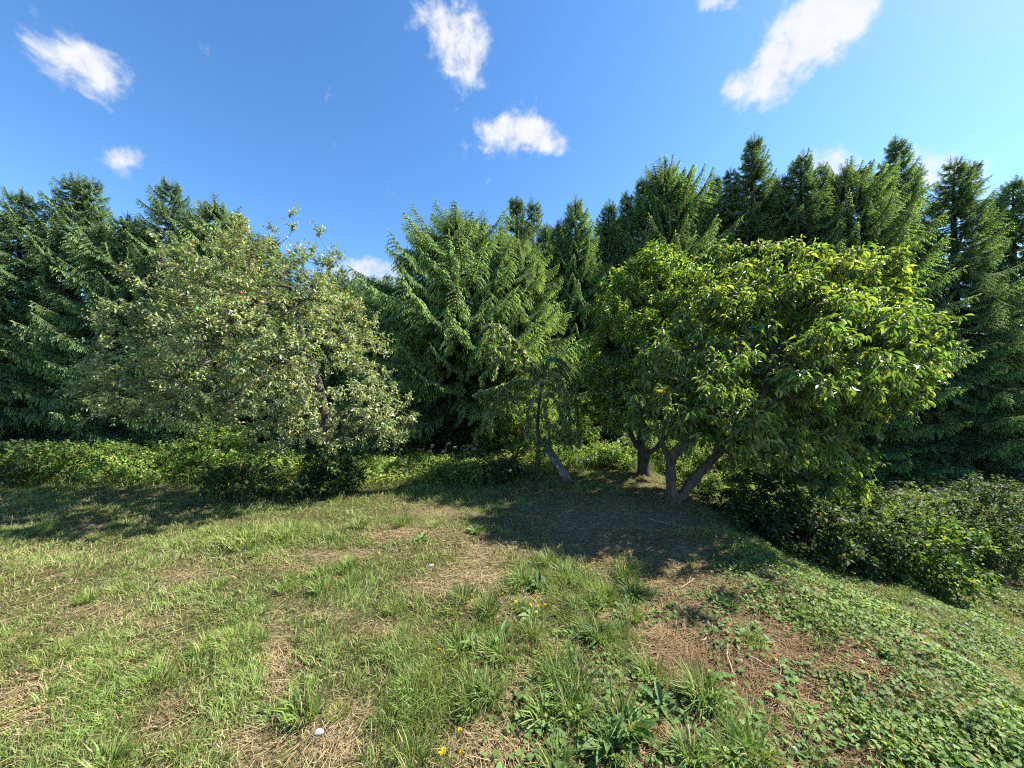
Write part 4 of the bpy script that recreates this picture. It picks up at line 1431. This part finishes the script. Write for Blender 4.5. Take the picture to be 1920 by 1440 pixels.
    x, y, z = x[ok], y[ok], z[ok]; n2 = len(x)
    lean = rng.normal(0, .35, (n2, 3)) * [1, 1, 0]
    k = rng.random((n2, 1))
    blades(acc, np.stack([x, y, z], 1), lean, rng.uniform(.12, .38, n2), rng.uniform(.005, .009, n2),
           np.array([.10, .16, .035]) * (1 - k) + np.array([.24, .27, .08]) * k, .5)
    tag(acc.build('weeds', M_WEED), 'tangled leafy weeds and long grass covering the bank behind the lawn', kind='stuff')

    # seed heads of tall grass above the bank
    me = []
    for v in range(3):
        a = Acc()
        H = rng.uniform(.38, .52)
        q = rng.normal(0, .05)
        P = bend([(0, 0, 0), (q * .3, 0, H * .55), (q + .04, 0, H * .92), (q + .12, .01, H)], 10)
        tubes(a, P[None], np.linspace(.0035, .002, 10)[None], 4, np.array([.30, .28, .13]))
        n = 46
        u = rng.uniform(.72, 1, n)
        pos = np.stack([np.interp(u, np.linspace(0, 1, 10), P[:, i]) for i in range(3)], 1)
        dd = norm(rng.normal(0, .5, (n, 3)) + [.3, 0, .6])
        put(a, LEAF4, pos, dd, rvec(n, rng), rng.uniform(.02, .034, n), .010, np.array([.36, .31, .19]))
        me.append(a.mesh('grass_stalk', M_STRAW))
    spots = [(x, rng.uniform(6.9, 7.7)) for x in (690, 700, 712, 752, 772, 781, 785, 800, 806, 815, 822, 838, 846, 860, 868, 872, 878, 884, 893,
                                                 1120, 1138, 1148, 1102, 1395, 660, 455)]
    spots.sort()
    for i, (px, d) in enumerate(spots):
        x = (px - 960) / F * d
        o = link('grass_stalk', me[i % 3])
        o.location = (x, d, float(ground_z(x, d)))
        o.rotation_euler = (rng.normal(0, .12), rng.normal(0, .12), rng.uniform(-.8, .8))
        s = rng.uniform(.8, 1.25)
        o.scale = (s, s, s)
        tag(o, f'{nth(i)} straw coloured seed stalk from the left along the bank', 'grass stalk', 'seed stalks along the bank')


build_bank()


def build_white_flowers():
    rng = np.random.default_rng(606)
    a = Acc()
    n = 10
    ph = np.linspace(0, 2 * np.pi, n + 1)[:-1]
    rings = [(.004, -.03), (.012, -.008), (.03, .002)]
    V = np.concatenate([np.stack([r * np.cos(ph), r * np.sin(ph), np.full(n, z) + (.004 * np.cos(5 * ph) if r > .02 else 0)], 1) for r, z in rings])
    f = []
    for k in range(2):
        for j in range(n):
            p, q = k * n + j, k * n + (j + 1) % n
            f += [(p, q, q + n), (p, q + n, p + n)]
    a.add(V, f, np.array([.8, .8, .8]))
    pet = a.mesh('petals', M_PETAL)
    s = Acc(); tubes(s, np.array([[(0, 0, -.3), (.01, 0, -.15), (0, 0, -.02)]]), np.array([[.004, .004, .003]]), 4, np.array([.1, .16, .04]))
    st = s.mesh('stem', M_WEED)
    spots = [(475, 876), (505, 873), (408, 898), (424, 903), (816, 886), (831, 887), (838, 891), (853, 897), (860, 899), (941, 866), (957, 882),
             (975, 876), (808, 910), (845, 911), (880, 896), (1082, 858), (1090, 866), (1102, 860), (432, 855), (700, 885), (710, 895),
             (760, 880), (690, 905), (660, 875), (1160, 826), (1172, 830)]
    for i, (x, y) in enumerate(sorted(spots)):
        d = rng.uniform(6.1, 6.7) if y > 870 else rng.uniform(6.8, 7.2)
        p = pt(x, y, d)
        t = thing('bindweed_flower', f'{nth(i)} small white bindweed flower from the left on the bank', 'flower', p, 'white flowers on the bank')
        t.rotation_euler = (rng.normal(.9, .3), rng.normal(0, .3), rng.normal(0, .5))
        link('petals', pet, t)
        o = link('stem', st, t)


build_white_flowers()


# ------------------------------------------------------------------ lawn
def build_lawn():
    rng = np.random.default_rng(707)
    acc, straw = Acc(), Acc()

    def scatter(n, y0, y1, pw):
        y = (rng.random(n) * (y1 ** pw - y0 ** pw) + y0 ** pw) ** (1 / pw)
        x = (rng.random(n) * 2 - 1) * (1.72 * y + 0.5)
        return x, y
    # even by area close up, thinner further out
    for n, y0, y1 in ((140000, 0.9, 2.4), (165000, 2.2, 4.2), (120000, 4.0, 6.9)):
        x, y = scatter(n, y0, y1, 2.0)
        z = ground_z(x, y)
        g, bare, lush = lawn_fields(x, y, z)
        px, py = proj(x, y, z)
        clump = .55 * fbm(x * 9, y * 9, 90, 2) + .45 * fbm(x * 3.5, y * 3.5, 91, 2)
        keep = rng.random(n) < np.clip(g * (2.9 * clump - .55), 0.05, 1) * np.where(x > 3.0 + .1 * clump, .95, 1)
        x, y, z, g, bare, lush, px, clump, py = [a[keep] for a in (x, y, z, g, bare, lush, px, clump, py)]
        m = len(x)
        ln = (.022 + .042 * rng.random(m)) * (0.25 + .9 * lush + 1.9 * clump) * (1 - .45 * np.clip(bare, 0, 1)) * (1 + .12 * (y - 2))
        flow = np.stack([fbm(x * 2, y * 2, 95) - .5, fbm(x * 2, y * 2, 96) - .5, np.zeros(m)], 1)
        lean = rng.normal(0, .45, (m, 3)) * [1, 1, 0] + flow * 1.8
        k = rng.random((m, 1))
        warm = np.clip(fbm(x * 1.1, y * 1.1, 97)[:, None] * 1.6 - .3, 0, 1)
        gcol = np.array([.10, .18, .032]) * (1 - k) + np.array([.20, .30, .065]) * k
        ycol = np.array([.21, .225, .065]) * (1 - k) + np.array([.30, .31, .10]) * k
        col = gcol * (1 - warm * .55) + ycol * warm * .55
        rightg = sstep(850, 1000, px)[:, None]
        col = col * (1 - .25 * rightg) + np.array([.13, .20, .045]) * .25 * rightg
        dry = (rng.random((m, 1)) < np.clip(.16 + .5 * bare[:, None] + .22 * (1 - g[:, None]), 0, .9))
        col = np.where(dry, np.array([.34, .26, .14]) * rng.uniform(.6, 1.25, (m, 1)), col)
        blades(acc, np.stack([x, y, z - .005], 1), lean, ln, (.0028 + .0024 * rng.random(m)) * (1 + .16 * (y - 1.5)), col, .5, col * 1.15, rng)
    # short stubble and moss between the blades
    for n, y0, y1 in ((70000, 0.9, 2.4), (60000, 2.2, 4.2), (40000, 4.0, 6.9)):
        x, y = scatter(n, y0, y1, 2.0)
        z = ground_z(x, y)
        g, bare, lush = lawn_fields(x, y, z)
        a = rng.uniform(0, 2 * np.pi, n)
        w = (.0025 + .002 * rng.random(n)) * (1 + .2 * (y - 1.5)); h = rng.uniform(.012, .035, n)
        b = np.stack([x, y, z - .003], 1); sd = np.stack([np.cos(a), np.sin(a), np.zeros(n)], 1) * w[:, None]
        tip = b + np.stack([rng.normal(0, .6, n), rng.normal(0, .6, n), np.ones(n)], 1) * h[:, None]
        k = rng.random((n, 1)); q = np.clip(g[:, None] + rng.normal(0, .25, (n, 1)), 0, 1)
        col = (np.array([.23, .18, .09]) * (1 - q) + np.array([.12, .18, .04]) * q) * (.6 + .8 * k)
        acc.add(np.stack([b - sd, b + sd, tip], 1).reshape(-1, 3), np.arange(3 * n).reshape(n, 3), np.repeat(col, 3, 0))
    tag(acc.build('lawn_grass', M_GRASS), 'rough patchy green grass growing over the whole lawn', kind='stuff')
    # straw and cut stems lying about
    for n, y0, y1 in ((60000, 0.9, 2.4), (70000, 2.2, 4.2), (45000, 4.0, 6.6)):
        x, y = scatter(n, y0, y1, 2.0)
        z = ground_z(x, y)
        g, bare, lush = lawn_fields(x, y, z)
        px, py = proj(x, y, z)
        rd = sstep(1100, 1300, px) * sstep(1050, 1120, py)
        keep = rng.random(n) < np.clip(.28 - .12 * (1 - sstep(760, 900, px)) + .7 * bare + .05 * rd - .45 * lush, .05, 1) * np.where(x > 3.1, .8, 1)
        x, y, z, bare, rd = [a[keep] for a in (x, y, z, bare, rd)]
        m = len(x)
        a = rng.uniform(0, 2 * np.pi, m) * .6 + fbm(x * 1.5, y * 1.5, 98) * 6
        d = np.stack([np.cos(a), np.sin(a), rng.uniform(-.05, .28, m)], 1)
        ln = rng.uniform(.03, .11, m)
        k = rng.random((m, 1))
        col = np.array([.17, .12, .062]) * (1 - k) + np.array([.42, .32, .165]) * k
        col = col * (1 - .7 * rd[:, None]) + np.array([.21, .12, .062]) * .7 * rd[:, None]
        nr = norm(rng.normal(0, .4, (m, 3)) + [0, 0, 1])
        put(straw, (np.array([(-.5, 0, 0), (.5, 0, 0), (.3, 1, 0), (-.3, 1, 0)]), np.array([(0, 1, 2), (0, 2, 3)])),
            np.stack([x, y, z + .004 + .012 * rng.random(m)], 1), d, nr, ln, (.0022 + .0022 * rng.random(m)) * (1 + .15 * (y - 1.5)), col)
    tag(straw.build('dry_straw', M_STRAW), 'dry straw and cut stems lying between the grass', kind='stuff')


build_lawn()


def build_ivy():
    """leafy creepers over the right bank and low weeds at lower right"""
    rng = np.random.default_rng(808)
    acc = Acc()
    n = 190000
    y = rng.uniform(1.0, 7.4, n); x = 1.6 + rng.uniform(0, 1, n) * (1.75 * y + .6 - 1.6)
    z = ground_z(x, y)
    px, py = proj(x, y, z)
    # the edge of the creeper runs from the plum's foot down to the right
    edge = np.interp(py, [860, 930, 1000, 1060, 1120, 1200, 1300, 1440], [1275, 1305, 1345, 1370, 1385, 1465, 1540, 1600])
    soft = (px - edge) / 90 + 2.2 * (fbm(x * 3, y * 3, 41) - .5)
    ok = (px < 2050) & (rng.random(n) < sstep(-.6, 1.4, soft) * np.clip(3.4 * fbm(x * 3.0, y * 3.0, 42) - 1.25, 0.03, .8))
    x, y, z = x[ok], y[ok], z[ok]; m = len(x)
    h = .01 + .18 * rng.random(m) * np.clip(fbm(x * 2.3, y * 2.3, 43) - .15, .05, 1)
    pos = np.stack([x, y, z + h], 1)
    d = norm(rng.normal(0, 1, (m, 3)) * [1, 1, .25] + [-.2, -.3, .05])
    nr = norm(rng.normal(0, .5, (m, 3)) + [0, 0, 1])
    k = rng.random((m, 1))
    col = np.array([.075, .14, .032]) * (1 - k) + np.array([.22, .31, .085]) * k
    old = rng.random((m, 1)) < .06
    col = np.where(old, np.array([.30, .22, .09]), col)
    ln = rng.uniform(.012, .034, m)
    put(acc, LEAF4, pos, d, nr, ln, ln * .9, col)
    print('ivy leaves', m)
    # small weeds scattered on the lower right lawn
    n = 11000
    y = rng.uniform(1.2, 4.4, n); x = rng.uniform(-.2, 1.5, n) * y
    z = ground_z(x, y); px, py = proj(x, y, z)
    w = (fbm(x * 2.6, y * 2.6, 44) > .47) & (rng.random(n) < sstep(820, 1150, px)) & ((py > 1110) | (px > 1330))
    x, y, z = x[w], y[w], z[w]; m = len(x)
    pos = np.stack([x, y, z + .015 + .03 * rng.random(m)], 1)
    d = norm(rng.normal(0, 1, (m, 3)) * [1, 1, .2]); nr = norm(rng.normal(0, .25, (m, 3)) + [0, 0, 1])
    k = rng.random((m, 1)); ln = rng.uniform(.018, .04, m)
    put(acc, LEAFHEART, pos, d, nr, ln, ln * .85, np.array([.08, .15, .035]) * (1 - k) + np.array([.16, .25, .07]) * k)
    tag(acc.build('creeper', M_WEED), 'low leafy green creeper spreading over the right bank', kind='stuff')


build_ivy()


def tuft_mesh(seed, n, h, wid, cols, spread=.06, lean=.6):
    rng = np.random.default_rng(seed)
    a = Acc()
    ang = rng.uniform(0, 6.28, n); r = spread * np.sqrt(rng.random(n))
    pos = np.stack([r * np.cos(ang), r * np.sin(ang), np.full(n, -.01)], 1)
    ln_ = np.stack([np.cos(ang), np.sin(ang), np.zeros(n)], 1) * (lean * rng.uniform(.2, 1.2, n))[:, None] + rng.normal(0, .15, (n, 3)) * [1, 1, 0]
    k = rng.random((n, 1))
    col = np.array(cols[0]) * (1 - k) + np.array(cols[1]) * k
    dry = rng.random((n, 1)) < .1
    col = np.where(dry, np.array([.36, .29, .15]), col)
    blades(a, pos, ln_, h * rng.uniform(.6, 1.15, n), wid * rng.uniform(.7, 1.2, n), col, .55, col * 1.2, rng)
    return a.mesh('grass_tuft', M_GRASS)


def build_tufts():
    rng = np.random.default_rng(909)
    G1 = ((.095, .165, .03), (.20, .28, .065)); G2 = ((.15, .21, .035), (.27, .32, .08)); G3 = ((.075, .14, .03), (.16, .235, .055))
    forms = [tuft_mesh(1, 110, .15, .0055, G1), tuft_mesh(2, 90, .18, .007, G3, .05, .8), tuft_mesh(3, 150, .13, .005, G2, .09),
             tuft_mesh(4, 60, .14, .011, G1, .045, 1.0), tuft_mesh(5, 80, .11, .005, G1, .06)]
    special = [
        (0, 570, 1345, 1.25, 'fresh green grass tuft standing alone in tan grass, lower left'),
        (1, 1165, 1365, 1.2, 'broad bladed dark green tuft above the bright straw patch, lower right'),
        (1, 1085, 1290, 1.1, 'big spreading grass tuft in the lower middle of the lawn'),
        (0, 1225, 1275, 1.1, 'upright grass tuft on the dry brown patch at right'),
        (1, 1170, 1072, .95, 'dark tuft alone inside the plum shadow'),
        (1, 985, 1095, 1.1, 'broad leaved tuft at the front edge of the plum shadow'),
        (0, 1135, 1130, 1.25, 'sunlit grass tuft just in front of the plum shadow'),
        (2, 470, 1018, 2.0, 'long bright yellow green grass tuft at the left lawn edge'),
        (2, 540, 1005, 1.8, 'second bright yellow green tuft, right of the longest one on the left'),
        (0, 675, 990, 1.3, 'green tuft beside the bare sandy patch'),
        (0, 755, 985, 1.2, 'grey green tuft at the back of the bare sandy patch'),
        (3, 1060, 1085, 1.3, 'wide bladed tuft in half shade left of the sunlit one'),
        (1, 1030, 1060, 1.2, 'dark long tuft inside the shadow, left of centre'),
        (0, 925, 960, 1.1, 'tuft at the left tip of the plum shadow'),
        (0, 1185, 1160, 1.1, 'tuft on the dry ground right of the yellow flowers'),
        (1, 1370, 1140, .7, 'small dark tuft on brown ground near the creeper'),
    ]
    for (fi, px, py, s, lab) in special:
        p = at(px, py)
        o = link('grass_tuft', forms[fi])
        o.location = p; o.scale = (s, s, s); o.rotation_euler = (0, 0, rng.uniform(0, 6))
        tag(o, lab, 'grass tuft', 'grass tufts on the lawn')
    marks = [(570, 1345, 'the lone fresh tuft at lower left'), (1165, 1365, 'the dark broad bladed tuft'), (1085, 1290, 'the big spreading tuft'),
             (1170, 1072, 'the dark tuft in the plum shadow'), (1135, 1130, 'the sunlit tuft by the plum shadow'),
             (470, 1018, 'the longest bright grass at left'), (745, 1000, 'the bare sandy patch'), (1000, 1130, 'the yellow flower cluster'),
             (597, 1376, 'the pale whitish stone'), (1493, 1413, 'the grey stone'), (625, 1405, 'the straw patch at lower left'),
             (522, 1250, 'the narrow tan strip'), (800, 1098, 'the tan patch left of the shadow'), (862, 1369, 'the brightest single yellow flower'),
             (634, 935, 'the apple trunk'), (822, 1146, 'the lone yellow flower'), (1185, 1425, 'the bright straw patch at lower right'),
             (1330, 1130, 'the dry brown ground by the creeper'), (823, 1218, 'the low yellow flower'), (200, 1150, 'the tan patch at far left'),
             (100, 1350, 'the lower left corner'), (1700, 1400, 'the lower right corner'), (300, 1020, 'the apple tree shadow'),
             (720, 1420, 'the bottom edge left of centre'), (960, 1400, 'the bottom edge at centre'), (420, 1130, 'the smooth lawn at left'),
             (680, 1200, 'the middle of the left lawn'), (1250, 1200, 'the rough ground right of centre'), (930, 1230, 'the lawn below the flowers')]
    look = ['fine green', 'long dark', 'pale yellow green', 'wide bladed', 'short green']
    seen = set()
    for k in range(1400):
        if len(seen) >= 150:
            break
        py = rng.uniform(930, 1460); px = rng.uniform(-60, 1980) if k % 3 else rng.uniform(860, 1500)
        if (py < 970 and px > 870) or (px > 1330 and py < 1150):
            continue
        p = at(px, py)
        g, b, l = lawn_fields(np.array([p[0]]), np.array([p[1]]), np.array([p[2]]))
        if rng.random() > g[0] + .1:
            continue
        right = px > 850
        fi = rng.choice([0, 1, 3, 4]) if right else rng.choice([0, 2, 4, 4])
        s = rng.uniform(.5, 1.05) * (1.2 if 860 < px < 1350 and py > 1070 else 1)
        mx, my, mn = min(marks, key=lambda q: (q[0] - px) ** 2 + (1.4 * (q[1] - py)) ** 2)
        if abs(px - mx) > 1.4 * abs(py - my):
            side = 'left of' if px < mx else 'right of'
        else:
            side = 'behind' if py < my else 'in front of'
        lab = f"{'small' if s < .75 else 'larger'} {look[fi]} grass tuft {side} {mn}"
        if lab in seen:
            continue
        seen.add(lab)
        o = link('grass_tuft', forms[fi])
        o.location = p; o.scale = (s, s, s); o.rotation_euler = (0, 0, rng.uniform(0, 6))
        tag(o, lab, 'grass tuft', 'grass tufts on the lawn')
    # broad leaved weeds: rosettes with separate leaves
    lv = []
    for c in ((.08, .15, .04), (.115, .19, .055), (.15, .23, .08)):
        a = Acc(); T, Fa = leaf_template([(.25, .32), (.6, .5), (.85, .3)], .14, .3)
        a.add(T * [.30, 1, 1], Fa, np.array(c)); lv.append(a.mesh('leaf', M_WEED))
    ht = []
    for c in ((.10, .18, .045), (.16, .25, .07)):
        a = Acc(); a.add(LEAFHEART[0] * [.85, 1, 1], LEAFHEART[1], np.array(c)); ht.append(a.mesh('leaf', M_WEED))
    ros = [(1195, 1385, .17, 'plantain with long pale leaves beside the bright straw patch'),
           (1140, 1400, .15, 'plantain with grey green leaves left of the bright straw patch'),
           (1010, 1105, .15, 'plantain at the front edge of the plum shadow'),
           (885, 1215, .13, 'pale leaved plantain left of the lower middle tufts'),
           (940, 1205, .14, 'plantain among the grass below the yellow flowers'),
           (1000, 1160, .13, 'plantain under the cluster of yellow flowers'),
           (1345, 1135, .10, 'small plantain on brown ground near the creeper edge'),
           (890, 1000, .12, 'plantain near the left tip of the plum shadow'),
           (790, 1015, .13, 'plantain in front of the bare sandy patch'),
           (1240, 1330, .14, 'plantain on the dry patch right of the dark tuft'),
           (1430, 1100, .12, 'plantain lying in the creeper on the right bank'),
           (1110, 1200, .12, 'plantain right of the yellow flowers in sun')]
    for (px, py, s, lab) in ros:
        p = at(px, py)
        t = thing('plantain_plant', lab, 'weed', p, 'broad leaved weeds on the lawn')
        n = rng.integers(9, 14)
        for i in range(n):
            o = link('leaf', lv[rng.integers(0, 3)], t)
            a = i * 2.4 + rng.normal(0, .2)
            o.rotation_euler = (rng.uniform(.25, 1.0), 0, a)
            q = s * rng.uniform(.7, 1.1); o.scale = (q, q, q)
            o.location = (0, 0, .005)
    vines = [(1010, 1350, 'bindweed patch with heart leaves at the lower middle edge'),
             (1045, 1390, 'bindweed trail running down from the lower middle patch'),
             (1035, 1425, 'bindweed leaves at the bottom edge of the lawn'),
             (915, 1275, 'bindweed in the grass left of the big spreading tuft'),
             (1360, 1275, 'bindweed on dark soil at the right of the lawn'),
             (1480, 1330, 'large leaved bindweed at the right edge of the lawn'),
             (1390, 1340, 'bindweed among grass above the grey stone'),
             (1420, 1400, 'bindweed just left of the grey stone'),
             (1300, 1360, 'bindweed on the lower right between grass tufts'),
             (1450, 1250, 'bindweed creeping over brown twigs at right'),
             (1400, 1190, 'bindweed at the lower tip of the creeper'),
             (1090, 1340, 'bindweed right of the lower middle patch')]
    for (px, py, lab) in vines:
        p = at(px, py)
        t = thing('bindweed_plant', lab, 'weed', p, 'bindweed on the lawn')
        st = Acc()
        a0 = rng.uniform(0, 6.28)
        P = bend([(0, 0, .01), (.08 * math.cos(a0), .08 * math.sin(a0), .03), (.17 * math.cos(a0 + .5), .17 * math.sin(a0 + .5), .02)], 7)
        tubes(st, P[None] + np.array(p), np.full((1, 7), .0018), 4, np.array([.16, .18, .06]))
        st.build('stem', M_WEED, t)
        for i in range(16):
            o = link('leaf', ht[rng.integers(0, 2)], t)
            o.rotation_euler = (rng.uniform(-.1, .5), rng.normal(0, .25), rng.uniform(0, 6.28))
            q = rng.uniform(.028, .05); o.scale = (q, q, q)
            r = rng.normal(0, .075, 2)
            o.location = (r[0], r[1], .02 + .03 * rng.random() + float(ground_z(p[0] + r[0], p[1] + r[1])) - p[2])


build_tufts()


def build_flowers():
    rng = np.random.default_rng(1010)
    a = Acc()
    n = 34
    ang = np.arange(n) * 2.4; lay = np.linspace(0, 1, n)
    d = np.stack([np.cos(ang), np.sin(ang), .15 + 1.3 * lay], 1)
    put(a, LEAF4, np.zeros((n, 3)), d, np.tile([0, 0, 1.0], (n, 1)), .015 * (1 - .35 * lay), .0055, np.array([.80, .56, .015]))
    head = a.mesh('flower_head', M_PETAL)
    s = Acc()
    tubes(s, np.array([[(0, 0, -.02), (.004, .002, .5), (0, 0, 1.0)]]), np.array([[.0022, .0018, .0016]]), 5, np.array([.13, .17, .05]))
    stem = s.mesh('stem', M_GRASS)
    near = [(886, 1115), (886, 1127), (943, 1113), (967, 1128), (1001, 1117), (1009, 1121), (995, 1135), (1009, 1136), (1022, 1134), (1006, 1148)]
    other = [(822, 1146, 'lone yellow flower left of the yellow flower cluster'), (823, 1218, 'lone yellow flower low on the left of the big tufts'),
             (862, 1369, 'brightest single yellow flower near the bottom of the lawn'),
             (865, 1411, 'narrow closed yellow flower at the bottom edge'), (830, 912, 'yellow flower at the edge of the weedy bank'),
             (754, 925, 'yellow flower in front of the bank, right of the apple tree')]
    lst = [(x, y, f'{nth(i)} yellow flower from the left in the cluster before the plum shadow') for i, (x, y) in enumerate(sorted(near))] + other
    lst += [(825, 1414, 'left yellow flower of the pair at the bottom edge'), (831, 1407, 'right yellow flower of the pair at the bottom edge')]
    for (x, y, lab) in lst:
        h = rng.uniform(.10, .15)
        p = at(x, y, h)                      # the head stands h above the ground there
        t = thing('yellow_flower', lab, 'flower', (p[0], p[1], p[2] - 0), 'yellow flowers on the lawn')
        gz = float(ground_z(p[0], p[1]))
        t.location = (p[0], p[1], gz)
        o = link('stem', stem, t); o.scale = (1, 1, h)
        o = link('flower_head', head, t); o.location = (0, 0, h); o.rotation_euler = (rng.normal(.3, .3), rng.normal(0, .3), rng.uniform(0, 6))


build_flowers()


def build_stones():
    rng = np.random.default_rng(1111)
    def stone(px, py, sx, sy, sz, col, lab, seed):
        p = at(px, py)
        r = np.random.default_rng(seed)
        th = np.linspace(0, np.pi, 12); ph = np.linspace(0, 2 * np.pi, 19)[:-1]
        T, Pp = np.meshgrid(th, ph, indexing='ij')
        k = 1 + .12 * np.sin(2 * Pp + 1) * np.sin(T) + .10 * np.cos(3 * T + 2 * Pp) * np.sin(T)
        V = np.stack([sx * k * np.sin(T) * np.cos(Pp), sy * k * np.sin(T) * np.sin(Pp), sz * k * np.cos(T)], -1).reshape(-1, 3)
        V = V + p + [0, 0, sz * .45]
        idx = np.arange(12 * 18).reshape(12, 18); nx = np.roll(idx, -1, 1)
        f = np.concatenate([np.stack([idx[:-1], idx[1:], nx[1:]], -1).reshape(-1, 3), np.stack([idx[:-1], nx[1:], nx[:-1]], -1).reshape(-1, 3)])
        a = Acc(); a.add(V - p, f, np.array(col))
        o = a.build('stone', M_STONE, smooth=True)
        o.location = p
        tag(o, lab, 'stone')
    stone(1493, 1413, .026, .022, .018, (.30, .31, .33), 'smooth grey stone on bare ground at lower right', 1)
    stone(597, 1376, .026, .018, .016, (.30, .29, .27), 'pale whitish stone by the straw patch at lower left', 2)
    stone(1388, 1240, .018, .013, .011, (.38, .33, .28), 'small tan stone among brown twigs on the right', 3)
    stone(808, 1062, .028, .02, .015, (.34, .33, .32), 'small grey stone near the tan straw left of the shadow', 4)
    # dead twigs on the dry ground at the right
    for (px, py, ang, L, lab) in [(1400, 1365, .3, .26, 'pale dead twig lying on the lower right grass'),
                                  (1365, 1240, 1.2, .3, 'dead twig on brown ground at the right'),
                                  (1330, 1195, .5, .22, 'thin dead twig across the dry patch'),
                                  (1290, 1098, .5, .22, 'straw coloured twig at the edge of the plum shadow'),
                                  (1255, 985, -.6, .5, 'bent dead twig at the foot of the plum trunk'),
                                  (1455, 1265, -.9, .3, 'reddish twig on bare soil at the right edge')]:
        p = at(px, py)
        a = Acc()
        u = np.linspace(-.5, .5, 8)
        P = np.stack([u * L * math.cos(ang), u * L * math.sin(ang), np.zeros(8)], 1) + rng.normal(0, .006, (8, 3))
        P[:, 2] = ground_z(P[:, 0] + p[0], P[:, 1] + p[1]) - p[2] + .022
        tubes(a, P[None], np.linspace(.0045, .0018, 8)[None], 5, np.array([.40, .31, .20]))
        q = P[4]
        tubes(a, bend([q, q + [.03, .03, .02], q + [.05, .07, .03]], 4)[None], np.linspace(.0025, .001, 4)[None], 4, np.array([.38, .3, .2]))
        o = a.build('dead_twig', M_TWIG, smooth=True)
        o.location = p
        tag(o, lab, 'twig', 'dead twigs on the lawn')


build_stones()
tris = sum(len(m.polygons) for m in bpy.data.meshes)
print('TRIS', tris, 'OBJECTS', len(bpy.data.objects))
